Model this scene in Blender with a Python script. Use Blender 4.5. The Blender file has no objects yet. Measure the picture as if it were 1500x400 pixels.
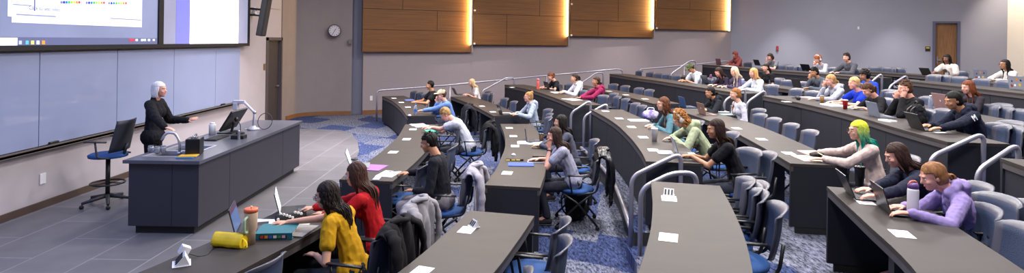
import bpy, bmesh, math, random
from mathutils import Vector, Matrix, noise
random.seed(7)
sc = bpy.context.scene
COL = sc.collection
PI = math.pi
V = Vector
# ------------------------------------------------------------------ camera
FOC, EYE, PX, PY, ROLL = 860.0, 2.30, 740.1, 59.8, 0.015
cam = bpy.data.cameras.new('camera'); camo = bpy.data.objects.new('camera', cam); COL.objects.link(camo)
cam.sensor_width = 36; cam.lens = FOC / 1500 * 36
cam.shift_x = (750 - PX) / 1500; cam.shift_y = (PY - 200) / 1500
cam.clip_start = .05; cam.clip_end = 200
camo.matrix_world = Matrix.Translation((0, 0, EYE)) @ Matrix.Rotation(PI / 2, 4, 'X') @ Matrix.Rotation(ROLL, 4, 'Z')
sc.camera = camo
sc.view_settings.view_transform = 'Standard'; sc.view_settings.look = 'None'
sc.view_settings.gamma = 1; sc.view_settings.use_curve_mapping = False
sc.view_settings.exposure = 0.0
# ------------------------------------------------------------------ light
w = bpy.data.worlds.new('world'); sc.world = w; w.use_nodes = True
w.node_tree.nodes['Background'].inputs[0].default_value = (.80, .82, 1.0, 1)
w.node_tree.nodes['Background'].inputs[1].default_value = .23
def area(name, loc, size, power, color=(1, .95, .92), rot=(0, 0, 0), sy=None, spread=PI):
    l = bpy.data.lights.new(name, 'AREA'); l.shape = 'RECTANGLE'; l.size = size; l.size_y = sy or size
    l.energy = power; l.color = color; l.spread = spread
    o = bpy.data.objects.new(name, l); o.location = loc; o.rotation_euler = rot; COL.objects.link(o); return o
LK = (1, .95, .93)
for x, y, pw in ((-3.8, 8.5, 22), (-3.5, 13.5, 50), (.4, 4, 130), (-.6, 8.5, 250), (-.8, 13, 220), (2.6, 3.5, 210), (2.8, 8, 270), (3.0, 13, 250),
                 (6.2, 6, 220), (6.4, 10.5, 270), (6.3, 15.5, 270), (10, 8, 200), (10.5, 13, 230), (10.5, 18, 170)):
    area('ceiling_lamp', (x, y, 5.9), .8, pw * 1.0, LK, spread=2.9)
area('stage_fill', (-4.9, 3.2, 5.6), 2.5, 250, (.30, .46, 1.0), sy=4)  # added fill, no real fixture: tints the stage floor blue like screen glow
area('stage_fill', (-3.5, 12.2, 5.6), 1.2, 170, (1, .93, .95), spread=1.5)  # added fill to brighten the far stage tiles
area('stage_fill', (-4.2, 10.5, 5.6), 2.0, 75, (.80, .84, 1.0), sy=5)  # added cool fill standing in for screen glow over the stage
for x, y in ((-3.0, 16.6), (-.2, 17.6), (2.6, 18.7), (5.4, 19.8), (7.6, 20.6)):
    area('wood_wash_fill', (x + .5, y - 1.6, 5.95), .5, 75, (1, .90, .80), rot=(-.75, 0, .37), spread=2.2)  # unseen washes added to brighten the wood panels
def spot_lamp(name, x, y, z, power, color, ang=1.15, tilt=(0, 0)):
    l = bpy.data.lights.new(name, 'SPOT'); l.energy = power; l.color = color; l.spot_size = ang; l.spot_blend = .7; l.shadow_soft_size = .06
    o = bpy.data.objects.new(name, l); o.location = (x, y, z); o.rotation_euler = (tilt[0], tilt[1], 0); COL.objects.link(o)
for x, y, pw in ((10.14, 20.96, 620), (13.18, 19.55, 520), (4.48, 19.93, 420), (-.6, 18.0, 300), (7.4, 21.1, 250)): spot_lamp('wall_wash_lamp', x, y, 4.9, pw, (1, .96, .96), ang=1.15)
spot_lamp('wall_wash_lamp', 15.5, 18.4, 5.3, 420, (1, .88, .72), 1.6, (0, -.4))
# ------------------------------------------------------------------ photo measurements -> metres
_c, _s = math.cos(ROLL), math.sin(ROLL)
def uv(x, y):
    dx, dy = x - PX, y - PY
    return dx * _c + dy * _s, -dx * _s + dy * _c
def G(x, y, z):                                  # point on the level plane z
    u, v = uv(x, y); k = (EYE - z) / v
    return V((u * k, FOC * k, z))
def D(x, y, Y):                                  # point at distance Y
    u, v = uv(x, y); return V((u * Y / FOC, Y, EYE - v * Y / FOC))
def LW(x, y, X):                                 # point on the plane x = X
    u, v = uv(x, y); Y = X * FOC / u; return V((X, Y, EYE - v * Y / FOC))
def proj(p):
    u = p[0] / p[1] * FOC; v = (EYE - p[2]) / p[1] * FOC
    return PX + u * _c - v * _s, PY + u * _s + v * _c
def online(x, A, B):                             # where the sight line of column x crosses the plan line A-B
    u = (x - PX) / FOC; d = (B[0] - A[0], B[1] - A[1])
    t = (u * A[1] - A[0]) / (d[0] - u * d[1]); return V((A[0] + d[0] * t, A[1] + d[1] * t, 0))
# ------------------------------------------------------------------ materials
def lin(h):
    if isinstance(h, str):
        r = [int(h[i:i + 2], 16) / 255 for i in (0, 2, 4)]
        return tuple(((c + .055) / 1.055) ** 2.4 if c > .04045 else c / 12.92 for c in r)
    return h
MATS = {}
def M(name, col='808080', rough=.6, metal=0., var=0., scale=8., bump=0., bscale=200., emit=0., stretch=None, alpha=1., spec=.5, trans=0., col2=None, coat=0.):
    if name in MATS: return MATS[name]
    m = bpy.data.materials.new(name); MATS[name] = m; m.use_nodes = True
    nt = m.node_tree; b = nt.nodes['Principled BSDF']; c = lin(col)
    b.inputs['Base Color'].default_value = (*c, 1); b.inputs['Roughness'].default_value = rough
    b.inputs['Metallic'].default_value = metal; b.inputs['Specular IOR Level'].default_value = spec
    b.inputs['Alpha'].default_value = alpha; b.inputs['Transmission Weight'].default_value = trans
    b.inputs['Coat Weight'].default_value = coat
    if var or bump or col2:
        tc = nt.nodes.new('ShaderNodeTexCoord'); mp = nt.nodes.new('ShaderNodeMapping')
        if stretch: mp.inputs['Scale'].default_value = stretch
        nt.links.new(tc.outputs['Object'], mp.inputs[0])
    if var or col2:
        n = nt.nodes.new('ShaderNodeTexNoise'); n.inputs['Scale'].default_value = scale; n.inputs['Detail'].default_value = 5
        nt.links.new(mp.outputs[0], n.inputs['Vector'])
        r = nt.nodes.new('ShaderNodeValToRGB'); nt.links.new(n.outputs['Fac'], r.inputs[0])
        r.color_ramp.elements[0].position = .35; r.color_ramp.elements[1].position = .65
        c2 = lin(col2) if col2 else tuple(min(1, k * (1 + var)) for k in c)
        c1 = c if col2 else tuple(k * (1 - var) for k in c)
        r.color_ramp.elements[0].color = (*c1, 1); r.color_ramp.elements[1].color = (*c2, 1)
        nt.links.new(r.outputs[0], b.inputs['Base Color'])
    if bump:
        n2 = nt.nodes.new('ShaderNodeTexNoise'); n2.inputs['Scale'].default_value = bscale; n2.inputs['Detail'].default_value = 3
        nt.links.new(mp.outputs[0], n2.inputs['Vector'])
        bp = nt.nodes.new('ShaderNodeBump'); bp.inputs['Strength'].default_value = bump; bp.inputs['Distance'].default_value = .01
        nt.links.new(n2.outputs['Fac'], bp.inputs['Height']); nt.links.new(bp.outputs[0], b.inputs['Normal'])
    if emit:
        b.inputs['Emission Color'].default_value = (*c, 1); b.inputs['Emission Strength'].default_value = emit
        if not isinstance(emit, bool) and (var or col2): nt.links.new(r.outputs[0], b.inputs['Emission Color'])
    return m
# ------------------------------------------------------------------ mesh helpers
def new_obj(name, me, parent=None, label=None):
    o = bpy.data.objects.new(name, me); COL.objects.link(o)
    if parent: o.parent = parent
    if label: o['label'] = label
    return o
def obj(name, bm, mats, parent=None, label=None, smooth=False, bevel=0.):
    bmesh.ops.recalc_face_normals(bm, faces=bm.faces)
    if bevel:
        bmesh.ops.bevel(bm, geom=[e for e in bm.edges if e.calc_face_angle(0) > .6], offset=bevel, segments=2, affect='EDGES', profile=.6)
    me = bpy.data.meshes.new(name); bm.to_mesh(me); bm.free()
    for m in (mats if isinstance(mats, (list, tuple)) else [mats]): me.materials.append(m)
    if smooth:
        for p in me.polygons: p.use_smooth = True
    return new_obj(name, me, parent, label)
def thing(name, label, cat, loc=(0, 0, 0), rz=0, group=None):
    o = bpy.data.objects.new(name, None); COL.objects.link(o); o.empty_display_size = .1
    o.location = loc; o.rotation_euler = (0, 0, rz); o['label'] = label; o['category'] = cat
    if group: o['group'] = group
    return o
def tag(o, label, cat, group=None):
    o['label'] = label; o['category'] = cat
    if group: o['group'] = group
    return o
def struct(name, bm, m, smooth=False, parent=None):
    o = obj(name, bm, m, parent, smooth=smooth)
    if parent is None: o['kind'] = 'structure'
    return o
def copy_tree(o, parent=None, mat=None):
    c = o.copy(); COL.objects.link(c); c.parent = parent
    for ch in list(o.children): copy_tree(ch, c)
    return c
def box(bm, lo, hi, mi=0, mx=None):
    vs = [bm.verts.new((x, y, z)) for x in (lo[0], hi[0]) for y in (lo[1], hi[1]) for z in (lo[2], hi[2])]
    if mx:
        for v in vs: v.co = mx @ v.co
    for f in ((0, 1, 3, 2), (4, 6, 7, 5), (0, 4, 5, 1), (2, 3, 7, 6), (0, 2, 6, 4), (1, 5, 7, 3)):
        bm.faces.new([vs[i] for i in f]).material_index = mi
    return vs
def cbox(bm, c, s, mi=0, mx=None):
    return box(bm, [c[i] - s[i] / 2 for i in range(3)], [c[i] + s[i] / 2 for i in range(3)], mi, mx)
def tube(bm, pts, r, seg=8, mi=0, cap=True, flat=None, round_=0):
    """swept tube; r a number or a list; pts Vectors; round_ = fillet radius of the corners"""
    pts = [V(p) for p in pts]
    if round_:
        q = [pts[0]]
        for i in range(1, len(pts) - 1):
            a, b, c = pts[i - 1], pts[i], pts[i + 1]
            ra = min(round_, (a - b).length * .49, (c - b).length * .49)
            p0 = b + (a - b).normalized() * ra; p1 = b + (c - b).normalized() * ra
            for k in range(7):
                t = k / 6; q.append(p0 * (1 - t) ** 2 + b * 2 * t * (1 - t) + p1 * t * t)
        q.append(pts[-1]); pts = q
    n = len(pts); rr = r if isinstance(r, (list, tuple)) else [r] * n
    rings = []; up = None
    for i in range(n):
        t = (pts[min(i + 1, n - 1)] - pts[max(i - 1, 0)])
        if t.length < 1e-9: t = V((0, 0, 1))
        t.normalize()
        if up is None:
            up = V((0, 0, 1)) if abs(t.z) < .9 else V((1, 0, 0))
        a = t.cross(up)
        if a.length < 1e-6: a = t.orthogonal()
        a.normalize(); b = a.cross(t).normalized(); up = b
        rings.append([bm.verts.new(pts[i] + a * math.cos(k * 2 * PI / seg) * rr[i] + b * math.sin(k * 2 * PI / seg) * rr[i] * (flat or 1)) for k in range(seg)])
    for i in range(n - 1):
        for k in range(seg):
            bm.faces.new((rings[i][k], rings[i][(k + 1) % seg], rings[i + 1][(k + 1) % seg], rings[i + 1][k])).material_index = mi
    if cap:
        bm.faces.new(rings[0][::-1]).material_index = mi; bm.faces.new(rings[-1]).material_index = mi
def lathe(bm, prof, seg=20, mx=None, mi=0, cap=True):
    rings = []
    for r, z in prof:
        ring = [bm.verts.new((r * math.cos(k * 2 * PI / seg), r * math.sin(k * 2 * PI / seg), z)) for k in range(seg)]
        if mx:
            for v in ring: v.co = mx @ v.co
        rings.append(ring)
    for i in range(len(rings) - 1):
        for k in range(seg):
            bm.faces.new((rings[i][k], rings[i][(k + 1) % seg], rings[i + 1][(k + 1) % seg], rings[i + 1][k])).material_index = mi
    if cap:
        bm.faces.new(rings[0][::-1]).material_index = mi; bm.faces.new(rings[-1]).material_index = mi
def prism(bm, poly, z0, z1, mi=0):
    a = [bm.verts.new((p[0], p[1], z0)) for p in poly]; b = [bm.verts.new((p[0], p[1], z1)) for p in poly]; n = len(poly)
    bm.faces.new(a[::-1]).material_index = mi; bm.faces.new(b).material_index = mi
    for i in range(n): bm.faces.new((a[i], a[(i + 1) % n], b[(i + 1) % n], b[i])).material_index = mi
def ell(bm, c, r, mx=None, seg=12, rings=8, mi=0):
    T = Matrix.Translation(c) @ Matrix.Diagonal((*r, 1)) if mx is None else mx @ Matrix.Translation(c) @ Matrix.Diagonal((*r, 1))
    top = bm.verts.new(T @ V((0, 0, 1))); bot = bm.verts.new(T @ V((0, 0, -1))); R = []
    for i in range(1, rings):
        a = PI * i / rings
        R.append([bm.verts.new(T @ V((math.sin(a) * math.cos(k * 2 * PI / seg), math.sin(a) * math.sin(k * 2 * PI / seg), math.cos(a)))) for k in range(seg)])
    fs = []
    for k in range(seg):
        fs.append(bm.faces.new((top, R[0][k], R[0][(k + 1) % seg]))); fs.append(bm.faces.new((bot, R[-1][(k + 1) % seg], R[-1][k])))
        for i in range(len(R) - 1): fs.append(bm.faces.new((R[i][k], R[i + 1][k], R[i + 1][(k + 1) % seg], R[i][(k + 1) % seg])))
    for f in fs: f.material_index = mi
NB = bmesh.new
def quadp(bm, a, b, c, d, mi=0):
    bm.faces.new([bm.verts.new(p) for p in (a, b, c, d)]).material_index = mi
def catmull(pts, n=10):
    P = [V(p) for p in pts]; P = [P[0] * 2 - P[1]] + P + [P[-1] * 2 - P[-2]]; out = []
    for i in range(1, len(P) - 2):
        for k in range(n):
            t = k / n; a, b, c, d = P[i - 1:i + 3]
            out.append(.5 * ((2 * b) + (c - a) * t + (2 * a - 5 * b + 4 * c - d) * t * t + (3 * b - 3 * c + d - a) * t ** 3))
    out.append(P[-2].copy()); return out
def text(s, size, mat, mx, parent=None, name='lettering', ext=.0005, align='CENTER'):
    cu = bpy.data.curves.new('t', 'FONT'); cu.body = s; cu.size = size; cu.extrude = ext; cu.align_x = align; cu.align_y = 'CENTER'
    o = bpy.data.objects.new('t', cu); me = bpy.data.meshes.new_from_object(o); bpy.data.objects.remove(o)
    me.materials.clear(); me.materials.append(mat); me.transform(mx)
    return new_obj(name, me, parent)
# ------------------------------------------------------------------ special materials
def mat_carpet():
    m = bpy.data.materials.new('carpet'); m.use_nodes = True; nt = m.node_tree; b = nt.nodes['Principled BSDF']
    N = nt.nodes.new; L = nt.links.new
    g = N('ShaderNodeNewGeometry')
    mp = N('ShaderNodeMapping'); mp.inputs['Scale'].default_value = (1.5, 1.1, 0); mp.inputs['Rotation'].default_value = (0, 0, .35); L(g.outputs['Position'], mp.inputs[0])
    vo = N('ShaderNodeTexVoronoi'); vo.distance = 'CHEBYCHEV'; vo.inputs['Scale'].default_value = 1.0; vo.inputs['Randomness'].default_value = .55; L(mp.outputs[0], vo.inputs['Vector'])
    sp = N('ShaderNodeSeparateColor'); L(vo.outputs['Color'], sp.inputs[0])
    r1 = N('ShaderNodeValToRGB'); L(sp.outputs[0], r1.inputs[0]); e = r1.color_ramp.elements
    e[0].position = 0; e[0].color = (*lin('2c3452'), 1); e[1].position = .9; e[1].color = (*lin('585b68'), 1)
    r1.color_ramp.elements.new(.42).color = (*lin('333d5e'), 1); r1.color_ramp.elements.new(.58).color = (*lin('545766'), 1)
    mp2 = N('ShaderNodeMapping'); mp2.inputs['Scale'].default_value = (38, 12, 1); mp2.inputs['Rotation'].default_value = (0, 0, .8); L(g.outputs['Position'], mp2.inputs[0])
    n1 = N('ShaderNodeTexNoise'); n1.inputs['Scale'].default_value = 1.0; n1.inputs['Detail'].default_value = 6; n1.inputs['Roughness'].default_value = .75; L(mp2.outputs[0], n1.inputs['Vector'])
    r2 = N('ShaderNodeValToRGB'); L(n1.outputs['Fac'], r2.inputs[0]); r2.color_ramp.elements[0].position = .38; r2.color_ramp.elements[1].position = .62
    r2.color_ramp.elements[0].color = (.12, .12, .14, 1); r2.color_ramp.elements[1].color = (2.25, 2.25, 2.25, 1)
    mx = N('ShaderNodeMix'); mx.data_type = 'RGBA'; mx.blend_type = 'MULTIPLY'; mx.inputs[0].default_value = 1
    L(r1.outputs[0], mx.inputs[6]); L(r2.outputs[0], mx.inputs[7]); L(mx.outputs[2], b.inputs['Base Color'])
    b.inputs['Roughness'].default_value = .95; b.inputs['Specular IOR Level'].default_value = .1
    return m
def mat_tile():
    m = bpy.data.materials.new('stage_tile'); m.use_nodes = True; nt = m.node_tree; b = nt.nodes['Principled BSDF']
    N = nt.nodes.new; L = nt.links.new; g = N('ShaderNodeNewGeometry')
    mp = N('ShaderNodeMapping'); mp.inputs['Rotation'].default_value = (0, 0, PI / 2); L(g.outputs['Position'], mp.inputs[0])
    br = N('ShaderNodeTexBrick'); br.inputs['Scale'].default_value = 1; br.inputs['Brick Width'].default_value = 1.2; br.inputs['Row Height'].default_value = .6
    br.inputs['Mortar Size'].default_value = .006; br.inputs['Mortar Smooth'].default_value = .1; br.inputs['Color1'].default_value = (*lin('5f5d62'), 1); br.inputs['Color2'].default_value = (*lin('666468'), 1); br.inputs['Mortar'].default_value = (*lin('8a888c'), 1)
    br.offset = .5; L(mp.outputs[0], br.inputs['Vector'])
    n = N('ShaderNodeTexNoise'); n.inputs['Scale'].default_value = 3; n.inputs['Detail'].default_value = 6; L(g.outputs['Position'], n.inputs['Vector'])
    mx = N('ShaderNodeMix'); mx.data_type = 'RGBA'; mx.blend_type = 'OVERLAY'; mx.inputs[0].default_value = .25; L(br.outputs[0], mx.inputs[6]); L(n.outputs['Fac'], mx.inputs[7])
    L(mx.outputs[2], b.inputs['Base Color']); b.inputs['Roughness'].default_value = .42
    return m
def mat_wood():
    m = bpy.data.materials.new('wall_wood'); m.use_nodes = True; nt = m.node_tree; b = nt.nodes['Principled BSDF']
    N = nt.nodes.new; L = nt.links.new; g = N('ShaderNodeTexCoord')
    mp = N('ShaderNodeMapping'); mp.inputs['Scale'].default_value = (.6, .6, 26); L(g.outputs['Object'], mp.inputs[0])
    n = N('ShaderNodeTexNoise'); n.inputs['Scale'].default_value = 1.6; n.inputs['Detail'].default_value = 6; n.inputs['Distortion'].default_value = .4; L(mp.outputs[0], n.inputs['Vector'])
    r = N('ShaderNodeValToRGB'); L(n.outputs['Fac'], r.inputs[0]); r.color_ramp.elements[0].position = .3; r.color_ramp.elements[1].position = .72
    r.color_ramp.elements[0].color = (*lin('5d370f'), 1); r.color_ramp.elements[1].color = (*lin('7f4e16'), 1)
    L(r.outputs[0], b.inputs['Base Color']); b.inputs['Roughness'].default_value = .55
    return m
mCARP, mTILE, mWOOD = mat_carpet(), mat_tile(), mat_wood()
mWALL = M('wall_paint', 'aaa3aa', .85, var=.02, scale=3, bump=.1, bscale=90)
mWALLF = M('wall_fabric', '95898b', .9, var=.06, scale=60, bump=.2, bscale=300)
mWALLW = M('wall_white', '9695a0', .85, var=.015, scale=2)
mWALLC = M('wall_cream', 'f0e4d2', .85, var=.015, scale=2)
mBASE = M('base_wood', '7c5230', .5, var=.12, scale=6, stretch=(1, 1, 12))
mTOP = M('desk_laminate', '3a3533', .50, var=.07, scale=2.5, stretch=(1, 3, 1), bump=.04, bscale=120, spec=.2)
mEDGE = M('desk_edge', '4b4748', .45, var=.04, scale=10)
mPAN = M('desk_panel', '25262e', .6, var=.08, scale=160, spec=.3)
mPANP = M('podium_panel', '2d2c38', .55, var=.08, scale=160)
mTOE = M('toe_kick', '1b1a1e', .7)
mRISE = M('riser', '2a292d', .8, var=.1, scale=40)
mSTEEL = M('rail_steel', 'a3a1ad', .36, metal=.6, var=.03, scale=6)
mBLK = M('black_plastic', '17171b', .45)
mBLKS = M('black_gloss', '0b0b0e', .2)
mCHB = M('chair_back', '37425c', .55, bump=.35, bscale=160)
mCHR = M('chair_rim', '50515d', .4)
mBLUE = M('chair_seat_blue', '1a4682', .85, var=.12, scale=120)
mFRM = M('chair_frame', '15151a', .4)
mWHT = M('white_paper', 'e8e8ee', .7)
mWPL = M('white_plastic', 'd9d9de', .4)
mALU = M('aluminium', 'a9abb3', .35, metal=.8)
mDGR = M('dark_grey', '2c2c31', .5)
mPOLE = mSTEEL
# ------------------------------------------------------------------ the room
ZA, ZB, ZC, ZD = 0., .28, .56, .84
XL, XB = -6.08, 16.5
SW0, SW1 = V((-4.3, 17.8, 0)), V((8.8, 22.9, 0))                    # side wall in plan
DW1 = V((16.5, 19.3, 0))                                            # angled wall with the door
E3 = [(-.15, 17.6), (-.1, 17.0), (.30, 16.1), (.62, 15.15), (1.08, 13.2), (1.29, 11.95), (1.5, 11.1), (1.62, 9.4), (1.60, 8.2), (1.52, 7.3), (1.42, 6.35), (1.26, 5.5), (1.03, 4.5), (.80, 3.7), (.45, 2.6), (-.3, 1.0), (-.7, .2)]
E5 = [(3.0, 19.4), (3.15, 18.5), (3.5, 16.9), (3.9, 15.5), (4.3, 13.6), (4.62, 12.3), (4.88, 11.2), (4.95, 10), (4.88, 8.6), (4.68, 7.2), (4.52, 6.3), (4.36, 5.3), (4.0, 4.0), (3.5, 2.8), (2.7, 1.0), (2.4, .2)]
E7 = [(6.5, 20.9), (6.6, 20.0), (7.2, 17), (7.8, 15), (8.15, 13.2), (8.25, 12), (8.2, 10.6), (8.08, 9.3), (7.9, 8), (7.6, 6.4), (7.1, 4.8), (6.4, 3.2), (5.2, .9), (5.0, .2)]
AIS = [(5.55, 6.25), (11.25, 11.75)]                                # aisles between the desk blocks
def tier(name, E, z0, z1, ais, riser, notch=.36):
    pts = [V((p[0], p[1], 0)) for p in catmull([(a, b, 0) for a, b in E], 6)]
    out = []
    def xat(Y):
        for a, b in zip(pts, pts[1:]):
            if a.y >= Y >= b.y: return a.x + (b.x - a.x) * (a.y - Y) / max(a.y - b.y, 1e-6)
    ys = sorted(ais, reverse=True)
    for i, p in enumerate(pts):
        inn = [a for a in ys if a[0] < p.y < a[1]]
        nxt = pts[i + 1] if i + 1 < len(pts) else None
        if not inn: out.append((p.x, p.y))
        if nxt is not None:
            for (lo, hi) in ys:
                if p.y >= hi > nxt.y: x = xat(hi); out += [(x, hi), (x + notch, hi)]
                if p.y >= lo > nxt.y: x = xat(lo); out += [(x + notch, lo), (x, lo)]
    bm = NB(); far = out[0]
    poly = out + [(16.4, .2), (16.4, 19.25)]
    if far[0] < 8.7: poly.append((8.75, 22.8))
    t = (far[0] - SW0.x) / (SW1.x - SW0.x)
    poly.append((far[0], SW0.y + (SW1.y - SW0.y) * t - .03))
    prism(bm, poly, 0.0, z1)
    bm.normal_update()
    for f in bm.faces:
        if abs(f.normal.z) < .5: f.material_index = 1
    struct(name, bm, [mCARP, riser])
    k = 0
    for (lo, hi) in ys:                                            # half step inside each notch
        xm = xat((lo + hi) / 2); bm = NB(); box(bm, (xm - .02, lo + .01, z0), (xm + notch + .05, hi - .01, (z0 + z1) / 2)); k += 1
        s = struct('step', bm, [mCARP])
bm = NB(); quadp(bm, (-7, -1, 0), (17, -1, 0), (17, 24, 0), (-7, 24, 0)); struct('floor', bm, mCARP)
tier('floor_tier', E3, ZA, ZB, AIS, mRISE); tier('floor_tier', E5, ZB, ZC, AIS, mRISE); tier('floor_tier', E7, ZC, ZD, [(5.55, 6.2), (12.5, 13.1)], mRISE)
# stage floor
edge = [G(x, y, 0) for x, y in ((447, 189), (500, 191), (516, 196), (524, 209), (526, 222), (519, 242), (500, 262))]
sp = [(XL, edge[0].y), *[(p.x, p.y) for p in edge], (-2.55, 6.6), (-2.35, 4.5), (-2.6, 2.5), (-3.3, .5), (-3.6, -.9), (XL, -.9)]
bm = NB(); prism(bm, sp, -.02, .006); struct('floor_stage', bm, mTILE)
def wallstrip(name, pts, z0, z1, m, th=.12, side=1, parent=None):
    """wall along a plan polyline; thickness on the outside"""
    bm = NB(); n = len(pts); off = []
    for i in range(n):
        d = V(pts[min(i + 1, n - 1)]) - V(pts[max(i - 1, 0)]); d.z = 0; d.normalize(); off.append(V((-d.y, d.x, 0)) * th * side)
    A = [[bm.verts.new((p[0] + o[0] * k, p[1] + o[1] * k, z)) for p, o in zip(pts, off)] for k, z in ((0, z0), (0, z1), (1, z1), (1, z0))]
    for i in range(n - 1):
        for j in range(4): bm.faces.new((A[j][i], A[j][i + 1], A[(j + 1) % 4][i + 1], A[(j + 1) % 4][i]))
    for i in (0, n - 1): bm.faces.new([A[j][i] for j in range(4)])
    return struct(name, bm, m, parent=parent)
HW = 6.3
DY0, DY1 = 15.05, 15.93                                             # doorway beside the screens
wallstrip('wall_front', [(XL, -1, 0), (XL, DY0, 0)], 0, HW, mWALL)
wallstrip('wall_front', [(XL, DY0, 0), (XL, DY1, 0)], 2.22, HW, mWALL)
bm = NB(); box(bm, (XL - .30, DY0 - .12, 0), (XL + .02, DY0, 2.30)); box(bm, (XL - .30, DY1, 0), (XL + .02, DY1 + .07, 2.30)); box(bm, (XL - .30, DY0 - .12, 2.22), (XL + .02, DY1 + .07, 2.30))
d1 = struct('door_1', bm, M('door_frame_grey', '4d4549', .5))
bm = NB(); box(bm, (XL - .12, DY0, 0), (XL - .07, DY1, 2.22)); obj('door_leaf', bm, M('door_dark', '3a3336', .5), d1)
bm = NB(); cbox(bm, (XL - .04, DY1 - .12, 1.0), (.05, .14, .03)); obj('door_handle', bm, mALU, d1)
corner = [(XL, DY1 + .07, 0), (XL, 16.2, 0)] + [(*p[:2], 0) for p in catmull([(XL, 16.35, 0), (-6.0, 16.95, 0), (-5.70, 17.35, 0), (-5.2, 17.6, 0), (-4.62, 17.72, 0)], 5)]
wallstrip('wall_corner', corner, 0, HW, M('wall_corner_shaded', '857b7b', .85, var=.02, scale=3))  # darker copy of the wall paint: shade on the curve put into the colour
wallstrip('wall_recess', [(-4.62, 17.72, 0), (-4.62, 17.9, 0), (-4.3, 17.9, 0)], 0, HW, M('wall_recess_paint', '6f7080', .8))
wallstrip('wall_side', [tuple(SW0), tuple(SW1)], 0, HW, mWALLF)
wallstrip('wall_back', [tuple(DW1), (16.5, -1, 0)], 0, HW, mWALLC)
wallstrip('baseboard_corner', [(p[0] + .0, p[1] - .012, 0) for p in corner[2:]], 0, .11, mBASE, th=.02, side=-1)
sd = (SW1 - SW0).normalized(); sn = V((sd.y, -sd.x, 0))             # along / out of the side wall
wallstrip('baseboard_side', [tuple(SW0 + sn * .015), tuple(SW1 + sn * .015)], 0, .13, mBASE, th=.02, side=-1)
wallstrip('baseboard_front', [(XL + .015, -1, 0), (XL + .015, DY0 - .13, 0)], 0, .10, M('base_dark', '4a3a33', .5), th=.02, side=-1)
# angled wall with door
dd = (DW1 - SW1).normalized(); dn = V((dd.y, -dd.x, 0))
d0 = online(1369, SW1, DW1); d1p = online(1403, SW1, DW1); ZT = 3.12
wallstrip('wall_door', [tuple(SW1), tuple(d0)], 0, HW, mWALLW); wallstrip('wall_door', [tuple(d1p), tuple(DW1)], 0, HW, mWALLW)
wallstrip('wall_door', [tuple(d0), tuple(d1p)], ZT, HW, mWALLW)
def onwall(bm, base, du, t0, t1, n0, n1, z0, z1, nn, mi=0):
    ps = [base + du * t + nn * k for t in (t0, t1) for k in (n0, n1)]
    vs = [bm.verts.new((p.x, p.y, z)) for p in ps for z in (z0, z1)]
    for f in ((0, 1, 3, 2), (4, 6, 7, 5), (0, 4, 5, 1), (2, 3, 7, 6), (0, 2, 6, 4), (1, 5, 7, 3)): bm.faces.new([vs[i] for i in f]).material_index = mi
wd = (d1p - d0).length
bm = NB(); onwall(bm, d0, dd, -.06, .02, -.14, .03, ZD, ZT + .07, dn); onwall(bm, d0, dd, wd - .02, wd + .06, -.14, .03, ZD, ZT + .07, dn); onwall(bm, d0, dd, .02, wd - .02, -.14, .03, ZT, ZT + .07, dn)
d2 = struct('door_2', bm, M('door_frame_blue', '5b5c72', .5))
bm = NB(); onwall(bm, d0, dd, .02, wd - .02, -.12, -.08, ZD, ZT, dn); dl = obj('door_leaf', bm, M('door_oak', '8a6039', .5, var=.22, scale=4, stretch=(12, 12, .7)), d2)
bm = NB(); onwall(bm, d0, dd, .08, .20, -.08, -.02, ZD + 1.0, ZD + 1.04, dn); onwall(bm, d0, dd, .08, .11, -.08, -.06, ZD + .9, ZD + 1.15, dn); obj('door_handle', bm, mALU, dl)
bm = NB(); pp = online(1359, SW1, DW1) - d0; t = pp.dot(dd); onwall(bm, d0, dd, t - .07, t + .07, 0, .015, 2.16, 2.32, dn, 0)
pl = tag(obj('door_sign', bm, M('sign_black', '15130c', .5)), 'small black and yellow sign on white wall left of the wooden door', 'sign')
bm = NB(); onwall(bm, d0, dd, t - .05, t + .05, .015, .018, 2.25, 2.30, dn); obj('sign_band', bm, M('sign_yellow', 'c9a42a', .5), pl)
bm = NB(); t = (online(1139, SW1, DW1) - d0).dot(dd); onwall(bm, d0, dd, t - .04, t + .04, 0, .05, 2.08, 2.26, dn)
tag(obj('fire_alarm', bm, M('alarm_red', '8f2a20', .5), bevel=.01), 'small red fire alarm box high on the white wall', 'alarm')
bm = NB(); t = (online(1257, SW1, DW1) - d0).dot(dd); onwall(bm, d0, dd, t - .03, t + .03, 0, .02, 2.9, 3.0, dn)
tag(obj('wall_sensor', bm, mWPL, bevel=.006), 'tiny white sensor plate on the white wall above the back rows', 'sensor')
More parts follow.
